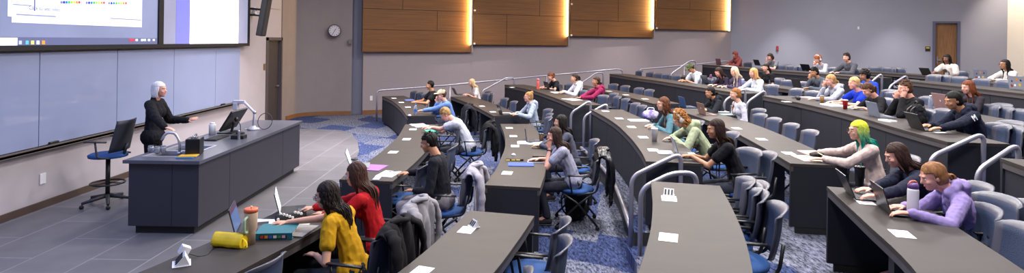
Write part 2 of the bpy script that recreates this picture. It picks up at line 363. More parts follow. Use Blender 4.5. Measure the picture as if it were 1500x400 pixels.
# ------------------------------------------------------------------ wood wall panels with light strips
PAN = [((530, 76), (690.5, 79), .30), ((693, 65.5), (832, 67.5), .26), ((835, 53), (957, 56), .24), ((960, 42.5), (1069, 46), .22)]
seams = [([-40, 12, 43], {0: [587], 1: [], 2: [640]}), ([-35, 20], {0: [], 1: [790], 2: [742]}), ([-30, 29], {0: [], 1: [905], 2: [876]}), ([-30, 12], {0: [], 1: [1010], 2: [1040]})]
mLED = M('led_strip', 'ffcf7a', .5, emit=8.)
nm = ['widest wood wall panel, nearest the stage and lowest', 'second wood wall panel from the stage, with a staggered seam', 'third wood wall panel from the stage', 'wood wall panel farthest from the stage, next to the white wall']
def sidept(x, off): 
    A = SW0 + sn * off; return online(x, A, A + sd)
for i, (a, b, pr) in enumerate(PAN):
    L_, R_ = sidept(a[0] + .5, .20), sidept(b[0], .12)
    zs0 = D(PAN[i + 1][0][0], PAN[i + 1][0][1], R_.y).z if i < 3 else D(b[0], b[1], R_.y).z + .02
    z0 = D(a[0], a[1], L_.y).z; z1 = 5.9; base = L_; du = (R_ - L_).normalized(); ln = (R_ - L_).length; nn = V((du.y, -du.x, 0))
    t = thing('wood_wall_panel', 'large ' + nm[i], 'wall panel', (L_.x, L_.y, z0), 0, 'wood acoustic wall panels')
    def loc(bm):
        for v in bm.verts: v.co -= V((L_.x, L_.y, z0))
        return bm
    bm = NB(); onwall(bm, base, du, 0, ln, -.05, -.012, z0, z1, nn); onwall(bm, base, du, 0, .03, -.08, -.012, z0, z1, nn)
    obj('backing', loc(bm), M('wood_dark', '3a2614', .7), t)
    ys, vx = seams[i]; zs = [z0] + [D(a[0], y, L_.y).z for y in reversed(ys)] + [z1]
    bm = NB()
    for r in range(len(zs) - 1):
        cuts = [0.] + sorted((online(x, L_, R_) - L_).length for x in vx.get(len(zs) - 2 - r, [])) + [ln]
        if r == len(zs) - 2 or len(cuts) == 2 and r: cuts = [0., ln * (.35 + .2 * (r % 2)), ln]
        for c0, c1 in zip(cuts, cuts[1:]): onwall(bm, base, du, c0 + .008, c1 - .008, -.014, 0, zs[r] + .008, zs[r + 1] - .008, nn)
    obj('wood_face', loc(bm), mWOOD, t)
    bm = NB(); onwall(bm, base, du, ln - .055, ln - .012, .002, .012, zs0, z1, nn); obj('light_strip', loc(bm), mLED, t, 'glowing warm light strip')
    lq = base + du * (ln - .02) + nn * .045; la_ = area('panel_strip_lamp', (lq.x, lq.y, (zs0 + z1) / 2), .03, 95, (1, .64, .24), sy=z1 - zs0, spread=2.2)
    ld = (-du - nn * .45).normalized(); zl = -ld; yl = V((0, 0, 1)); xl = yl.cross(zl); la_.rotation_euler = Matrix(((xl.x, yl.x, zl.x), (xl.y, yl.y, zl.y), (xl.z, yl.z, zl.z))).to_euler()
    bm = NB(); onwall(bm, base, du, ln + .005, ln + .04, -.10, .02, z0, z1, nn); obj('edge_trim', loc(bm), M('trim_pale', '8f8583', .6), t)
    if i:
        for zz in (z0 + .03, z0 + 1.1):
            bm = NB(); p = L_ + nn * .005; ell(bm, (p.x + .03 - L_.x, p.y - L_.y, zz - z0), (.035, .02, .035), seg=8, rings=6); obj('bracket_cap', bm, mWPL, t)
# ------------------------------------------------------------------ screens, whiteboard, wall fittings
XS = XL + .12
def screen(px0, px1, zb, label):
    y0 = LW(px0, 70, XS).y; y1 = LW(px1, 70, XS).y
    t = thing('projection_screen', label, 'screen', (XS, (y0 + y1) / 2, zb), 0, 'projection screens above the whiteboard')
    return t, y0, y1
def wl(bm, t, y0, y1, z0, z1, k, th=.004, mi=0):                     # thin plate in front of the left wall
    x = XS + .004 + k * .003 - t.location.x
    box(bm, (x, y0 - t.location.y, z0 - t.location.z), (x + th * .5, y1 - t.location.y, z1 - t.location.z), mi)
SCR = []
for px0, px1, yb, lab, bgc in ((-30, 230, 73, 'left projection screen showing a computer desktop with white windows', '8088a8'), (237, 362, 66, 'right projection screen showing a bright white page on grey', '8b8da6')):
    Y0 = LW(px0, 70, XS).y; Y1 = LW(px1, 70, XS).y
    t = thing('projection_screen', lab, 'screen', (XS, (Y0 + Y1) / 2, 2.14), 0, 'projection screens above the whiteboard')
    bm = NB(); box(bm, (-.10, Y0 - t.location.y, 0.015), (.003, Y1 - t.location.y, 2.4)); 
    obj('screen_surface', bm, M('screen_' + bgc, bgc, .8, emit=.42, var=.10, scale=.7), t)
    bm = NB(); a, b = Y0 - t.location.y, Y1 - t.location.y
    box(bm, (-.11, a - .07, -.05), (.03, b + .07, .015)); box(bm, (-.11, a - .07, .015), (.03, a, 2.4)); box(bm, (-.11, b, .015), (.03, b + .07, 2.4)); box(bm, (-.11, a - .07, 2.4), (.03, b + .07, 2.47))
    obj('screen_frame', bm, M('frame_black', '0c0c11', .7), t); SCR.append((t, Y0, Y1))
def em(name, c, e=1.0): return M('glow_' + name, c, .8, emit=e, var=.0)
def patch(t, x0, y0, x1, y1, mat, k, name, par=None, label=None):
    a = LW(x0, y1, XS); b = LW(x1, y1, XS); c = LW(x0, y0, XS); bm = NB()
    wl(bm, t, a.y, b.y, a.z, c.z, k); return obj(name, bm, mat, par or t, label)
t, Y0, Y1 = SCR[0]
W1 = em('white', 'dfe2f4', .95)
patch(t, 16, -60, 207, 33, em('window_back', 'c9cdea', .9), 1, 'program_window'); pw = patch(t, 10, -60, 206, 24, W1, 2, 'program_window')
patch(t, 48, -60, 49.5, 16, em('line', '5a5f86', .3), 4, 'window_divider', pw)
patch(t, 17, 5.5, 44, 7.0, em('line2', '8e93b8', .5), 4, 'text_line', pw); patch(t, 22, 20, 80, 22, em('line2', '8e93b8', .5), 4, 'text_line', pw)
patch(t, 160, 26, 205, 27.5, em('line2', '8e93b8', .5), 4, 'text_line', pw)
MXW = lambda p: Matrix.Translation(V((p.x + .03, p.y, p.z)) - t.location) @ Matrix(((0, 0, 1, 0), (1, 0, 0, 0), (0, 1, 0, 0), (0, 0, 0, 1)))
text('Click to add notes', .07, em('line', '5a5f86', .3), MXW(LW(63, 13, XS)), pw, 'window_text')
dots = ['7a7f96', '1a2fb0', '2e6ff0', '35b04a', '8fc63d', 'f2c230', 'f08a25', 'e23a3a', 'c33aa8']
for gx in (88, 125, 158):
    for j, c in enumerate(dots[:8]):
        p = LW(gx + j * 4.0 * (1 - gx / 1400), 1.5 + gx * .02, XS); bm = NB()
        lathe(bm, [(.019, 0), (.019, .003)], 12, Matrix.Translation(V((.018, p.y, p.z)) - V((0, t.location.y, t.location.z))) @ Matrix.Rotation(PI / 2, 4, 'Y')); obj('colour_dot', bm, em('dot' + c, c, .7), pw)
tb = patch(t, -25, 54, 229, 67, em('taskbar', '5b6184', .6), 1, 'taskbar')
patch(t, -25, 55, 24, 67.5, W1, 2, 'search_box', tb)
for x, c in ((28, 'aeb6d8'), (38, '58b0d8'), (46, 'd8dc70'), (54, 'd8dcf0'), (62, 'f09030')): patch(t, x - 2.2, 59.5, x + 2.2, 65, em('icon' + c, c, .8), 3, 'taskbar_icon', tb)
for x, c in ((190, 'f03040'), (194, 'f03040'), (199, 'e8eaf6'), (207, 'e8eaf6'), (211, 'e8eaf6'), (217, 'e8eaf6'), (224, 'c0c4dc')): patch(t, x - 1.6, 57, x + 1.6, 60.2, em('icon' + c, c, .8), 3, 'taskbar_icon', tb)
t, Y0, Y1 = SCR[1]
patch(t, 257, -60, 277, 65, em('violet', '6d6fd6', .8), 1, 'page_margin'); patch(t, 277, -60, 348, 64.2, em('page', 'f8f8ff', 1.5), 2, 'document_page'); patch(t, 235.5, -60, 238, 66, em('blue_edge', '5058d0', .8), 1, 'page_margin')
# glass whiteboard in five panels, joints 1.54 m apart
seam = [LW(x, 130, XL + .05).y for x in (57, 171, 254, 315)]; seam = [seam[0] - 3.08, seam[0] - 1.54] + seam + [13.35]
t = thing('whiteboard', 'long grey glass whiteboard in panels under the projection screens', 'whiteboard', (XL + .012, 9, .82))
mGLASSB = M('board_glass', '8d96b6', .05, var=.015, scale=2, spec=.5)
for a, b in zip(seam, seam[1:]):
    bm = NB(); box(bm, (.005, a + .006 - 9, .02), (.045, b - .006 - 9, 1.24)); obj('glass_panel', bm, mGLASSB, t, bevel=.003)
bm = NB(); box(bm, (.003, seam[0] - 9, -.04), (.10, seam[-1] + .1 - 9, -.0)); box(bm, (.09, seam[0] - 9, -.03), (.10, seam[-1] + .1 - 9, .02)); obj('marker_tray', bm, M('tray_grey', '6f6764', .5, metal=.3), t)
for x in (80, 327):
    p = LW(x, 130, XL + .07); bm = NB(); cbox(bm, (XL + .06, p.y, .845), (.05, .16, .045)); tag(obj('board_eraser', bm, mBLK, bevel=.008), 'black board eraser on the whiteboard tray, ' + ('left one behind the stool' if x < 100 else 'right one near the podium'), 'eraser')
# column beside screens: camera, loudspeaker on bracket, notice, switch plate
p = LW(373, 12, XL + .1); t = thing('wall_camera', 'small white pan-tilt camera on the wall beside the right screen', 'camera', (XL, p.y, p.z - .1))
bm = NB(); box(bm, (0, -.09, -.05), (.16, .09, -.03)); lathe(bm, [(.05, -.03), (.05, .02)], 12, Matrix.Translation((.09, 0, 0))); obj('bracket', bm, mWPL, t)
bm = NB(); ell(bm, (.09, 0, .07), (.055, .055, .06)); obj('camera_head', bm, mWPL, t, smooth=True)
bm = NB(); ell(bm, (.14, 0, .07), (.02, .03, .03)); obj('lens', bm, mBLK, t, smooth=True)
p = LW(388, 28, XL + .45); t = thing('wall_loudspeaker', 'tall black loudspeaker hung on a wall bracket beside the screens', 'loudspeaker', (XL, p.y, p.z))
mx = Matrix.Translation((.42, 0, 0)) @ Matrix.Rotation(.16, 4, 'Y')
bm = NB(); cbox(bm, (0, 0, .35), (.14, .26, 1.5), mx=mx); obj('enclosure', bm, mBLK, t, bevel=.02)
bm = NB(); cbox(bm, (.072, 0, .35), (.008, .22, 1.44), mx=mx); obj('grille', bm, M('grille', '242429', .7, bump=.5, bscale=300), t)
bm = NB(); box(bm, (0, -.05, .0), (.03, .05, .32)); tube(bm, [(.02, 0, .25), (.36, 0, .22)], .025); tube(bm, [(.02, 0, .1), (.36, 0, .08)], .02); obj('bracket', bm, mBLK, t)
p = LW(398, 5, XL); bm = NB(); box(bm, (XL, 14.75, 3.05), (XL + .02, 15.75, 4.1)); nt_ = tag(obj('wall_notice', bm, M('notice_paper', 'a8a3a8', .7)), 'grey printed notice high on the wall above the doorway', 'notice')
for k in range(3):
    bm = NB(); box(bm, (XL + .02, 14.85, 3.32 + k * .09), (XL + .024, 15.6, 3.35 + k * .09)); obj('text_line', bm, M('ink', '4a4650', .7), nt_)
p = LW(387, 98, XL); bm = NB(); box(bm, (XL, p.y - .05, p.z - .08), (XL + .015, p.y + .05, p.z + .08)); tag(obj('switch_plate', bm, M('brass_plate', '8a6a48', .4, metal=.5)), 'brass switch plate on wall just left of the dark doorway', 'switch')
p = LW(62, 260, XL); bm = NB(); box(bm, (XL, p.y - .05, .32), (XL + .012, p.y + .05, .46)); tag(obj('wall_socket', bm, mWPL, bevel=.004), 'white wall socket low under the whiteboard', 'socket')
p = sidept(541, 0) if False else sidept(545, .0); bm = NB(); onwall(bm, p, sd, -.04, .04, 0, .012, .42, .56, sn); tag(obj('wall_socket', bm, mWPL), 'white wall socket on grey side wall beside the handrail end', 'socket')
# clock
c = V(G(490, 170, 0)); cy = 17.5; pc = D(490, 45, cy); t = thing('wall_clock', 'round analogue clock with pale face on the curved wall', 'clock', (pc.x, cy, pc.z)); t.rotation_euler = (0, 0, .30)
R90 = Matrix.Rotation(PI / 2, 4, 'X')
bm = NB(); lathe(bm, [(.185, -.05), (.19, 0), (.19, .04), (.165, .045), (.165, .03), (.0001, .03)], 32, R90); obj('clock_case', bm, mDGR, t, smooth=False)
bm = NB(); lathe(bm, [(.163, .031), (.163, .034)], 32, R90); f_ = obj('clock_face', bm, M('clock_face', 'c3bcc2', .5), t)
for k in range(12):
    a = k * PI / 6; bm = NB(); cbox(bm, (0, 0, .135), (.014, .004, .035), mx=Matrix.Translation((0, -.036, 0)) @ Matrix.Rotation(a, 4, 'Y')); obj('hour_mark', bm, mBLK, f_)
for a, l, nm_ in ((3.6, .12, 'minute_hand'), (.6, .08, 'hour_hand')):
    bm = NB(); cbox(bm, (0, 0, l / 2), (.012, .004, l), mx=Matrix.Translation((0, -.040, 0)) @ Matrix.Rotation(a, 4, 'Y')); obj(nm_, bm, mBLK, t)
bm = NB(); pc = D(511, 61, 17.45); cbox(bm, (pc.x, 17.62, pc.z), (.11, .06, .14)); tag(obj('wall_thermostat', bm, M('thermo', '6b6864', .5), bevel=.01), 'small grey thermostat box on wall right of the clock', 'thermostat')
# ------------------------------------------------------------------ podium
px0, px1, py0, py1 = -4.36, -3.48, 6.72, 10.15
t = thing('podium', 'long dark podium counter with a sink, beside the standing lecturer', 'podium', ((px0 + px1) / 2, (py0 + py1) / 2, 0))
hx, hy = (px1 - px0) / 2, (py1 - py0) / 2
bm = NB(); box(bm, (-hx + .04, -hy + .05, .10), (hx - .03, hy - .05, .83)); obj('body', bm, mPANP, t, bevel=.004)
for yy in (-.9, .9):
    bm = NB(); box(bm, (hx - .0305, yy - .002, .11), (hx - .028, yy + .002, .82)); obj('panel_joint', bm, mTOE, t)
bm = NB(); box(bm, (.1, -hy + .047, .11), (.104, -hy + .0505, .82)); obj('panel_joint', bm, mTOE, t)
bm = NB(); box(bm, (-hx + .1, -hy + .10, 0), (hx - .10, hy - .12, .10)); obj('toe_kick', bm, mTOE, t)
mPT = M('podium_top', '50525d', .28, var=.04, scale=3)
sx0, sx1, sy0, sy1 = -hx + .12, hx - .30, -hy + .22, -hy + .95
bm = NB(); z0, z1 = .83, .868
for lo, hi in (((-hx, -hy), (hx, sy0)), ((-hx, sy1), (hx, hy)), ((-hx, sy0), (sx0, sy1)), ((sx1, sy0), (hx, sy1))): box(bm, (*lo, z0), (*hi, z1))
obj('worktop', bm, mPT, t)
mSINK = M('sink_steel', 'b9bbc6', .3, metal=.6)
bm = NB()
for (a, b) in ((sy0, (sy0 + sy1) / 2 - .02), ((sy0 + sy1) / 2 + .02, sy1)):
    box(bm, (sx0, a, .70), (sx1, b, .705)); 
    for lo, hi in (((sx0, a), (sx0 + .01, b)), ((sx1 - .01, a), (sx1, b)), ((sx0, a), (sx1, a + .01)), ((sx0, b - .01), (sx1, b))): box(bm, (*lo, .705), (*hi, .872))
box(bm, (sx0, (sy0 + sy1) / 2 - .02, .84), (sx1, (sy0 + sy1) / 2 + .02, .872))
for lo, hi in (((sx0 - .03, sy0 - .03), (sx1 + .03, sy0)), ((sx0 - .03, sy1), (sx1 + .03, sy1 + .03)), ((sx0 - .03, sy0), (sx0, sy1)), ((sx1, sy0), (sx1 + .03, sy1))): box(bm, (*lo, .868), (*hi, .875))
sk = obj('double_sink', bm, mSINK, t, 'stainless steel double sink')
fp = G(263, 226, .87) - t.location
bm = NB(); q = V((fp.x, fp.y, .87)); tube(bm, [q, q + V((0, 0, .16)), q + V((-.06, 0, .26)), q + V((-.16, -.02, .26)), q + V((-.20, -.03, .17))], .016, round_=.08, seg=10); lathe(bm, [(.03, .87), (.03, .90)], 12, Matrix.Translation((q.x, q.y, 0))); obj('faucet', bm, mSINK, sk, smooth=True)
# ------------------------------------------------------------------ desks
class Seg: pass
ROWS = {}
def seg(key, z, pts, closed, label, group):
    s = Seg(); P = catmull([(a, b, 0) for a, b in pts], 12); s.P = P; s.z = z; s.key = key
    s.L = [0.]
    for a, b in zip(P, P[1:]): s.L.append(s.L[-1] + (b - a).length)
    s.len = s.L[-1]; ROWS[key] = s
    s.closed = closed; s.label = label
    def at(d, off=0.):
        if d <= 0: i, f = 0, d / (s.L[1])
        elif d >= s.len: i = len(P) - 2; f = (d - s.L[i]) / (s.L[i + 1] - s.L[i])
        else:
            i = max(k for k in range(len(P) - 1) if s.L[k] <= d); f = (d - s.L[i]) / (s.L[i + 1] - s.L[i])
        p = P[i].lerp(P[i + 1], f); a, b = max(0, i - 2), min(len(P) - 1, i + 3)
        dr = (P[b] - P[a]).normalized(); n = V((-dr.y, dr.x, 0)); 
        return p + n * off, n, dr
    s.at = at
    def solve(px, off, h):
        best = None
        for k in range(-60, 241):
            d = s.len * k / 180.; q = at(d, off)[0]
            if q.y < .5: continue
            e = abs(proj((q.x, q.y, z + h))[0] - px)
            if best is None or e < best[0]: best = (e, d)
        lo = best[1]
        for st in (.02, .005, .001):
            c = [(abs(proj((*at(lo + j * st, off)[0][:2], z + h))[0] - px), lo + j * st) for j in range(-8, 9)]; lo = min(c)[1]
        return lo
    s.solve = solve
    org = at(s.len / 2)[0]; org.z = z
    t = thing('curved_desk', label, 'desk', org, 0, group); s.obj = t
    n = max(10, int(s.len / .18))
    def strip(bm, o0, o1, z0, z1, d0=0., d1=None, m=None):
        d1 = s.len if d1 is None else d1; k = max(2, int((d1 - d0) / .18)); rings = []
        for i in range(k + 1):
            d = d0 + (d1 - d0) * i / k; a = at(d, o0)[0] - org; b = at(d, o1)[0] - org
            rings.append([bm.verts.new((a.x, a.y, z0)), bm.verts.new((b.x, b.y, z0)), bm.verts.new((b.x, b.y, z1)), bm.verts.new((a.x, a.y, z1))])
        for i in range(k):
            for j in range(4): bm.faces.new((rings[i][j], rings[i + 1][j], rings[i + 1][(j + 1) % 4], rings[i][(j + 1) % 4]))
        bm.faces.new(rings[0]); bm.faces.new(rings[-1][::-1])
    bm = NB(); strip(bm, 0, .60, .715, .75); obj('desktop', bm, mTOP, t, bevel=.003)
    bm = NB(); strip(bm, .004, .03, .665, .715); strip(bm, .57, .596, .665, .715); obj('edge_rail', bm, mEDGE, t)
    for d0, d1 in ((.0, .04), (s.len - .04, s.len)):
        bm = NB(); strip(bm, .004, .59, .07, .715, d0 + .002, d1 - .002); e_ = obj('end_panel', bm, mPAN, t)
        bm = NB(); strip(bm, .06, .54, 0, .07, d0 + .005, d1 - .005); obj('toe_kick', bm, mTOE, e_)
    k = max(1, round(s.len / 1.25)); st = s.len / k
    if closed:
        for i in range(k):
            bm = NB(); strip(bm, .02, .045, .05, .665, i * st + (.045 if i == 0 else .004), (i + 1) * st - (.045 if i == k - 1 else .004)); obj('modesty_panel', bm, mPAN, t)
        bm = NB(); strip(bm, .055, .08, 0, .66, .05, s.len - .05); obj('inner_frame', bm, mTOE, t)
    else:
        for i in range(1, k):
            bm = NB(); strip(bm, .03, .36, 0.005, .715, i * st - .05, i * st + .05); obj('support_panel', bm, mPAN, t)
        bm = NB(); strip(bm, .50, .52, .60, .712, .04, s.len - .04); obj('cable_tray', bm, mTOE, t)
    return s
R1, R2, R3, R4, R5, R6, R7, R8 = ['desks of the ' + x + ' row' for x in ('front', 'second', 'third', 'fourth', 'fifth', 'sixth', 'seventh', 'back')]
SD = [
 ('1c', ZA, [(-3.31, 15.89), (-2.86, 14.86), (-2.35, 13.3), (-1.97, 11.9)], 1, 'dark closed-front curved desk by the far handrail, with a water bottle on it', R1),
 ('1b', ZA, [(-1.80, 10.7), (-1.69, 9.4), (-1.67, 8.5), (-1.71, 7.44), (-1.80, 6.45)], 1, 'curved front-row desk where the man in the black long-sleeved top sits', R1),
 ('1a', ZA, [(-1.97, 5.4), (-2.1, 4.8), (-2.27, 4.2), (-2.42, 3.7), (-2.8, 2.7)], 1, 'nearest front-row desk at bottom left, carrying the yellow pouch', R1),
 ('2c', ZA, [(-1.47, 16.06), (-.8, 14.19), (-.22, 12.1)], 0, 'open-fronted curved desk with slab legs where the blonde in white sits', R2),
 ('2b', ZA, [(-.07, 10.95), (.01, 9.6), (.02, 8.6), (-.03, 7.8), (-.1, 7.0), (-.2, 6.3)], 0, 'curved desk with the blue folder on it, second row', R2),
 ('2a', ZA, [(-.30, 5.35), (-.46, 4.7), (-.69, 3.9), (-1.15, 2.7)], 0, 'bare desk at the bottom centre with a popped-up power outlet', R2),
 ('3c', ZB, [(0, 17), (.72, 15.15), (1.17, 13.1), (1.38, 11.8)], 1, 'closed-front curved desk with the pink bottle and three students', R3),
 ('3b', ZB, [(1.64, 11.1), (1.74, 9.4), (1.70, 8), (1.61, 6.9), (1.53, 6.3)], 1, 'closed-front curved desk with the white paper cup and three women seated', R3),
 ('3a', ZB, [(1.36, 5.4), (1.16, 4.55), (.93, 3.75), (.55, 2.7)], 1, 'empty desk at bottom centre right with five empty chairs beside it', R3),
 ('4c', ZB, [(1.75, 17.2), (2.45, 15.3), (2.9, 13.6), (3.12, 12.3)], 0, 'empty open-fronted desk behind the pink-bottle desk', R4),
 ('4b', ZB, [(3.26, 11.45), (3.38, 9.9), (3.36, 8.8), (3.25, 7.65), (3.16, 6.9), (3.08, 6.3)], 0, 'open-fronted curved desk where the green-haired person sits at its end', R4),
 ('4a', ZB, [(2.92, 5.3), (2.62, 4.25), (2.37, 3.4), (1.95, 2.4)], 0, 'open-fronted desk at bottom right with the white flask on it', R4),
 ('5c', ZC, [(3.3, 18.5), (3.6, 16.9), (4.0, 15.5), (4.3, 14), (4.6, 12.6), (4.78, 11.85)], 1, 'long closed-front desk with tall white bottle, far block, fifth row', R5),
 ('5b', ZC, [(5.0, 11.4), (5.08, 10), (4.98, 8.4), (4.78, 7.15), (4.65, 6.15)], 1, 'long closed-front desk where the man in the navy hoodie types', R5),
 ('5a', ZC, [(4.48, 5.3), (4.15, 4.2), (3.7, 3.1)], 1, 'dark desk end cut off by the right edge of the photo', R5),
 ('6c', ZC, [(4.9, 18.4), (5.5, 16.6), (6.05, 14.8), (6.35, 13.2), (6.5, 12.2)], 0, 'desk where the bearded man in the grey jacket rests his chin', R6),
 ('6b', ZC, [(6.62, 11.5), (6.6, 10), (6.45, 8.4), (6.25, 7.15), (6.1, 6.2)], 0, 'desk with the rose gold laptop at its middle', R6),
 ('7c', ZD, [(6.72, 20.0), (7.3, 17), (7.9, 15), (8.28, 13.3)], 1, 'high closed-front desk below the white wall, where the hijab wearer sits', R7),
 ('7b', ZD, [(8.38, 12.45), (8.33, 11), (8.2, 9.3), (7.95, 7.6)], 1, 'closed-front desk at upper right with the sticker-covered laptop at its near end', R7),
 ('8c', ZD, [(9.3, 18.2), (9.9, 16.8), (10.25, 15.5), (10.42, 14), (10.45, 13.4)], 0, 'back-row desk in front of the wooden door', R8),
 ('8b', ZD, [(9.87, 13.0), (9.80, 11.6), (9.55, 9.4), (9.3, 8.2)], 0, 'back-row desk at upper right where the woman in the white sweater sits', R8)]
for a in SD: seg(*a)
# ------------------------------------------------------------------ handrails
def rail(name, label, paths, r=.024, group='steel handrails'):
    o = V(paths[0][0]); t = thing(name, label, 'handrail', (o.x, o.y, o.z), 0, group)
    for k, (p, nm_) in enumerate(zip(paths, ['rail_tube'] + ['post'] * 9)):
        bm = NB(); tube(bm, [V(q) - t.location for q in p], r, seg=10, round_=.10); obj(nm_, bm, mSTEEL, t, smooth=True)
def stair_rail(Y, x0, x1, zlo, zhi, label):
    """hoop: post on the lower floor, sloping top, post on the upper floor"""
    rail('stair_handrail', label, [[(x0, Y, zlo), (x0, Y, zlo + .88), (x1, Y, zhi + .86), (x1, Y, zhi)], ])
stair_rail(6.22, 1.36, 1.88, ZA, ZB, 'stair handrail hoop at the near end of the paper-cup desk, taller of two')
rail('stair_handrail', 'lower curved handrail hoop at the far end of the empty bottom-right-centre desk', [[(1.32, 5.62, ZA), (1.32, 5.62, .90), (1.62, 5.62, 1.06), (1.85, 5.62, 1.06), (1.85, 5.62, ZB)]], group='steel handrails')
stair_rail(11.70, 1.33, 1.72, ZA, ZB, 'stair handrail hoop at the near end of the pink-bottle desk')
stair_rail(11.18, 1.52, 1.96, ZA, ZB, 'stair handrail hoop at the far end of the paper-cup desk')
stair_rail(11.80, 4.42, 4.84, ZB, ZC, 'stair handrail hoop beside the blonde students, at the end of their desk')
stair_rail(11.48, 4.74, 5.10, ZB, ZC, 'stair handrail hoop at the far end of the navy hoodie man’s desk'.replace('’', ''))
stair_rail(6.08, 4.42, 4.97, ZB, ZC, 'large stair handrail hoop behind the woman in the lilac hoodie')
stair_rail(5.45, 4.40, 4.78, ZB, ZC, 'stair handrail hoop cut by the right edge of the photo')
stair_rail(13.2, 8.18, 8.48, ZC, ZD, 'stair handrail hoop right of the curly-haired person in blue')
stair_rail(12.55, 8.22, 8.6, ZC, ZD, 'stair handrail hoop at the far end of the upper right desk')
# low rail along the platform edge of row 3
ep = catmull([(a - .035, b, .30) for a, b in E3[6:11]], 6)
bm = NB(); tube(bm, ep, .030, seg=8); o_ = V(ep[0]); lr = tag(obj('platform_edge_rail', bm, mSTEEL, None, smooth=True), 'low curved steel tube along the platform edge below the paper-cup desk', 'rail')
# long handrail rising along the side aisle
def srz(t): return .86 + .095 * t
A0, ad = V((-3.55, 16.35, 0)), sd
def ap(t, z): q = A0 + ad * t; return (q.x, q.y, z)
pts = [(0, .0), (0, .86), (4.0, .93), (7.7, 1.43), (8.0, 1.43), (8.0, .56 + .3)]
rail('side_handrail', 'long steel handrail along the grey side wall, lower run', [[ap(0, 0), ap(0, .86), ap(2.0, .98), ap(5.2, 1.24), ap(7.75, 1.43), ap(7.95, 1.40), ap(7.95, ZC - .28)], [ap(2.1, 0), ap(2.1, .97)], [ap(5.2, ZB), ap(5.2, 1.23)]])
rail('side_handrail', 'upper run of the steel handrail, behind the student in the camouflage cap', [[ap(8.6, ZB), ap(8.6, 1.42), ap(10.9, 1.58), ap(12.2, 1.70), ap(12.4, 1.66), ap(12.4, ZC)], [ap(10.4, ZC - .1), ap(10.4, 1.54)]])
def srail(x0, y0, Y, run, zl, zh, zf, label):
    a = D(x0, y0, Y); u = V((ad.x, ad.y, 0)); b = a + u * run
    rail('stair_handrail', label, [[(a.x, a.y, zf), (a.x, a.y, zl), (b.x, b.y, zh), (b.x + .25 * u.x, b.y + .25 * u.y, zh), (b.x + .25 * u.x, b.y + .25 * u.y, zf + .28)]])
srail(706, 129, 16.9, .75, .84, 1.22, 0, 'sloping stair handrail just right of the blonde in white')
srail(850, 118, 17.9, .55, 1.02, 1.36, ZB, 'sloping stair handrail right of the burgundy hoodie')
srail(982, 106, 18.8, .75, 1.30, 1.74, ZB, 'sloping stair handrail left of the camouflage cap')
# ------------------------------------------------------------------ chairs
def make_chair():
    t = thing('student_chair', 'x', 'chair')
    bm = NB()                                                       # seat cushion, rounded
    lathe(bm, [(.001, .475), (.20, .475), (.235, .462), (.245, .445), (.235, .428), (.001, .428)], 20, Matrix.Diagonal((.98, .92, 1, 1)), cap=False)
    obj('seat', bm, mBLUE, t, smooth=True)
    bm = NB(); lathe(bm, [(.001, .43), (.22, .43), (.21, .41), (.001, .405)], 20, cap=False); obj('seat_pan', bm, mBLK, t, smooth=True)
    # backrest: curved shell
    bm = NB(); W = 10; Hn = 8; g = []; g2 = []
    for j in range(Hn + 1):
        q = j / Hn; z = .52 + .36 * q; ra, rb = [], []
        hw = .225 + .012 * math.sin(q * PI) - .03 * max(0, q - .85) / .15 * 0
        for i in range(W + 1):
            a = i / W * 2 - 1
            y = -.235 - .05 * q - .012 * math.sin(q * PI) + .075 * a * a - (.035 * ((q - .88) / .12) if q > .88 else 0)
            zz = z - (.03 * a ** 4 if j == Hn else 0) + (.03 * a ** 4 if j == 0 else 0)
            ra.append(bm.verts.new((a * hw, y, zz))); rb.append(bm.verts.new((a * hw, y - .016, zz)))
        g.append(ra); g2.append(rb)
    for j in range(Hn):
        for i in range(W):
            mi = 1 if (i in (0, W - 1) or j in (0, Hn - 1)) else 0
            bm.faces.new((g[j][i], g[j][i + 1], g[j + 1][i + 1], g[j + 1][i])).material_index = mi
            bm.faces.new((g2[j][i], g2[j + 1][i], g2[j + 1][i + 1], g2[j][i + 1])).material_index = mi
    for j in range(Hn):
        for i in (0, W): bm.faces.new((g[j][i], g[j + 1][i], g2[j + 1][i], g2[j][i])).material_index = 1
    for i in range(W):
        for j in (0, Hn): bm.faces.new((g[j][i], g2[j][i], g2[j][i + 1], g[j][i + 1])).material_index = 1
    obj('backrest', bm, [mCHB, mCHR], t, smooth=True)
    for s in (-1, 1):
        bm = NB(); tube(bm, [(s * .21, -.27, .66), (s * .225, -.24, .46), (s * .235, .0, .42)], .013, round_=.06); obj('back_post', bm, mFRM, t, smooth=True)
        bm = NB(); tube(bm, [(s * .245, .06, .44), (s * .262, .10, .655)], .011); tube(bm, [(s * .262, -.16, .662), (s * .262, .12, .662)], .021, flat=.5); obj('armrest', bm, mFRM, t, smooth=True)
        bm = NB(); tube(bm, [(s * .235, -.17, .43), (s * .245, .0, .30), (s * .25, .24, .05)], .013, round_=.05); l = obj('leg', bm, mFRM, t, smooth=True)
        bm = NB(); ell(bm, (s * .25, .24, .028), (.016, .028, .028), seg=10, rings=6); obj('caster', bm, mBLK, l, smooth=True)
        bm = NB(); tube(bm, [(s * .235, .17, .43), (s * .245, .0, .33), (s * .25, -.25, .05)], .013, round_=.05); l = obj('leg', bm, mFRM, t, smooth=True)
        bm = NB(); ell(bm, (s * .25, -.25, .028), (.016, .028, .028), seg=10, rings=6); obj('caster', bm, mBLK, l, smooth=True)
    bm = NB(); tube(bm, [(-.245, 0, .315), (.245, 0, .315)], .011); obj('crossbar', bm, mFRM, t, smooth=True)
    return t
CH0 = make_chair(); CH_used = [False]
def chair(pos, n, label, z, rz=0., group='student chairs'):
    """n: outward normal of the row; the chair faces -n"""
    c = CH0 if not CH_used[0] else copy_tree(CH0); CH_used[0] = True
    c.location = (pos.x, pos.y, z); c.rotation_euler = (0, 0, math.atan2(n.x, -n.y) + rz); c['label'] = label; c['category'] = 'chair'; c['group'] = group
    return c
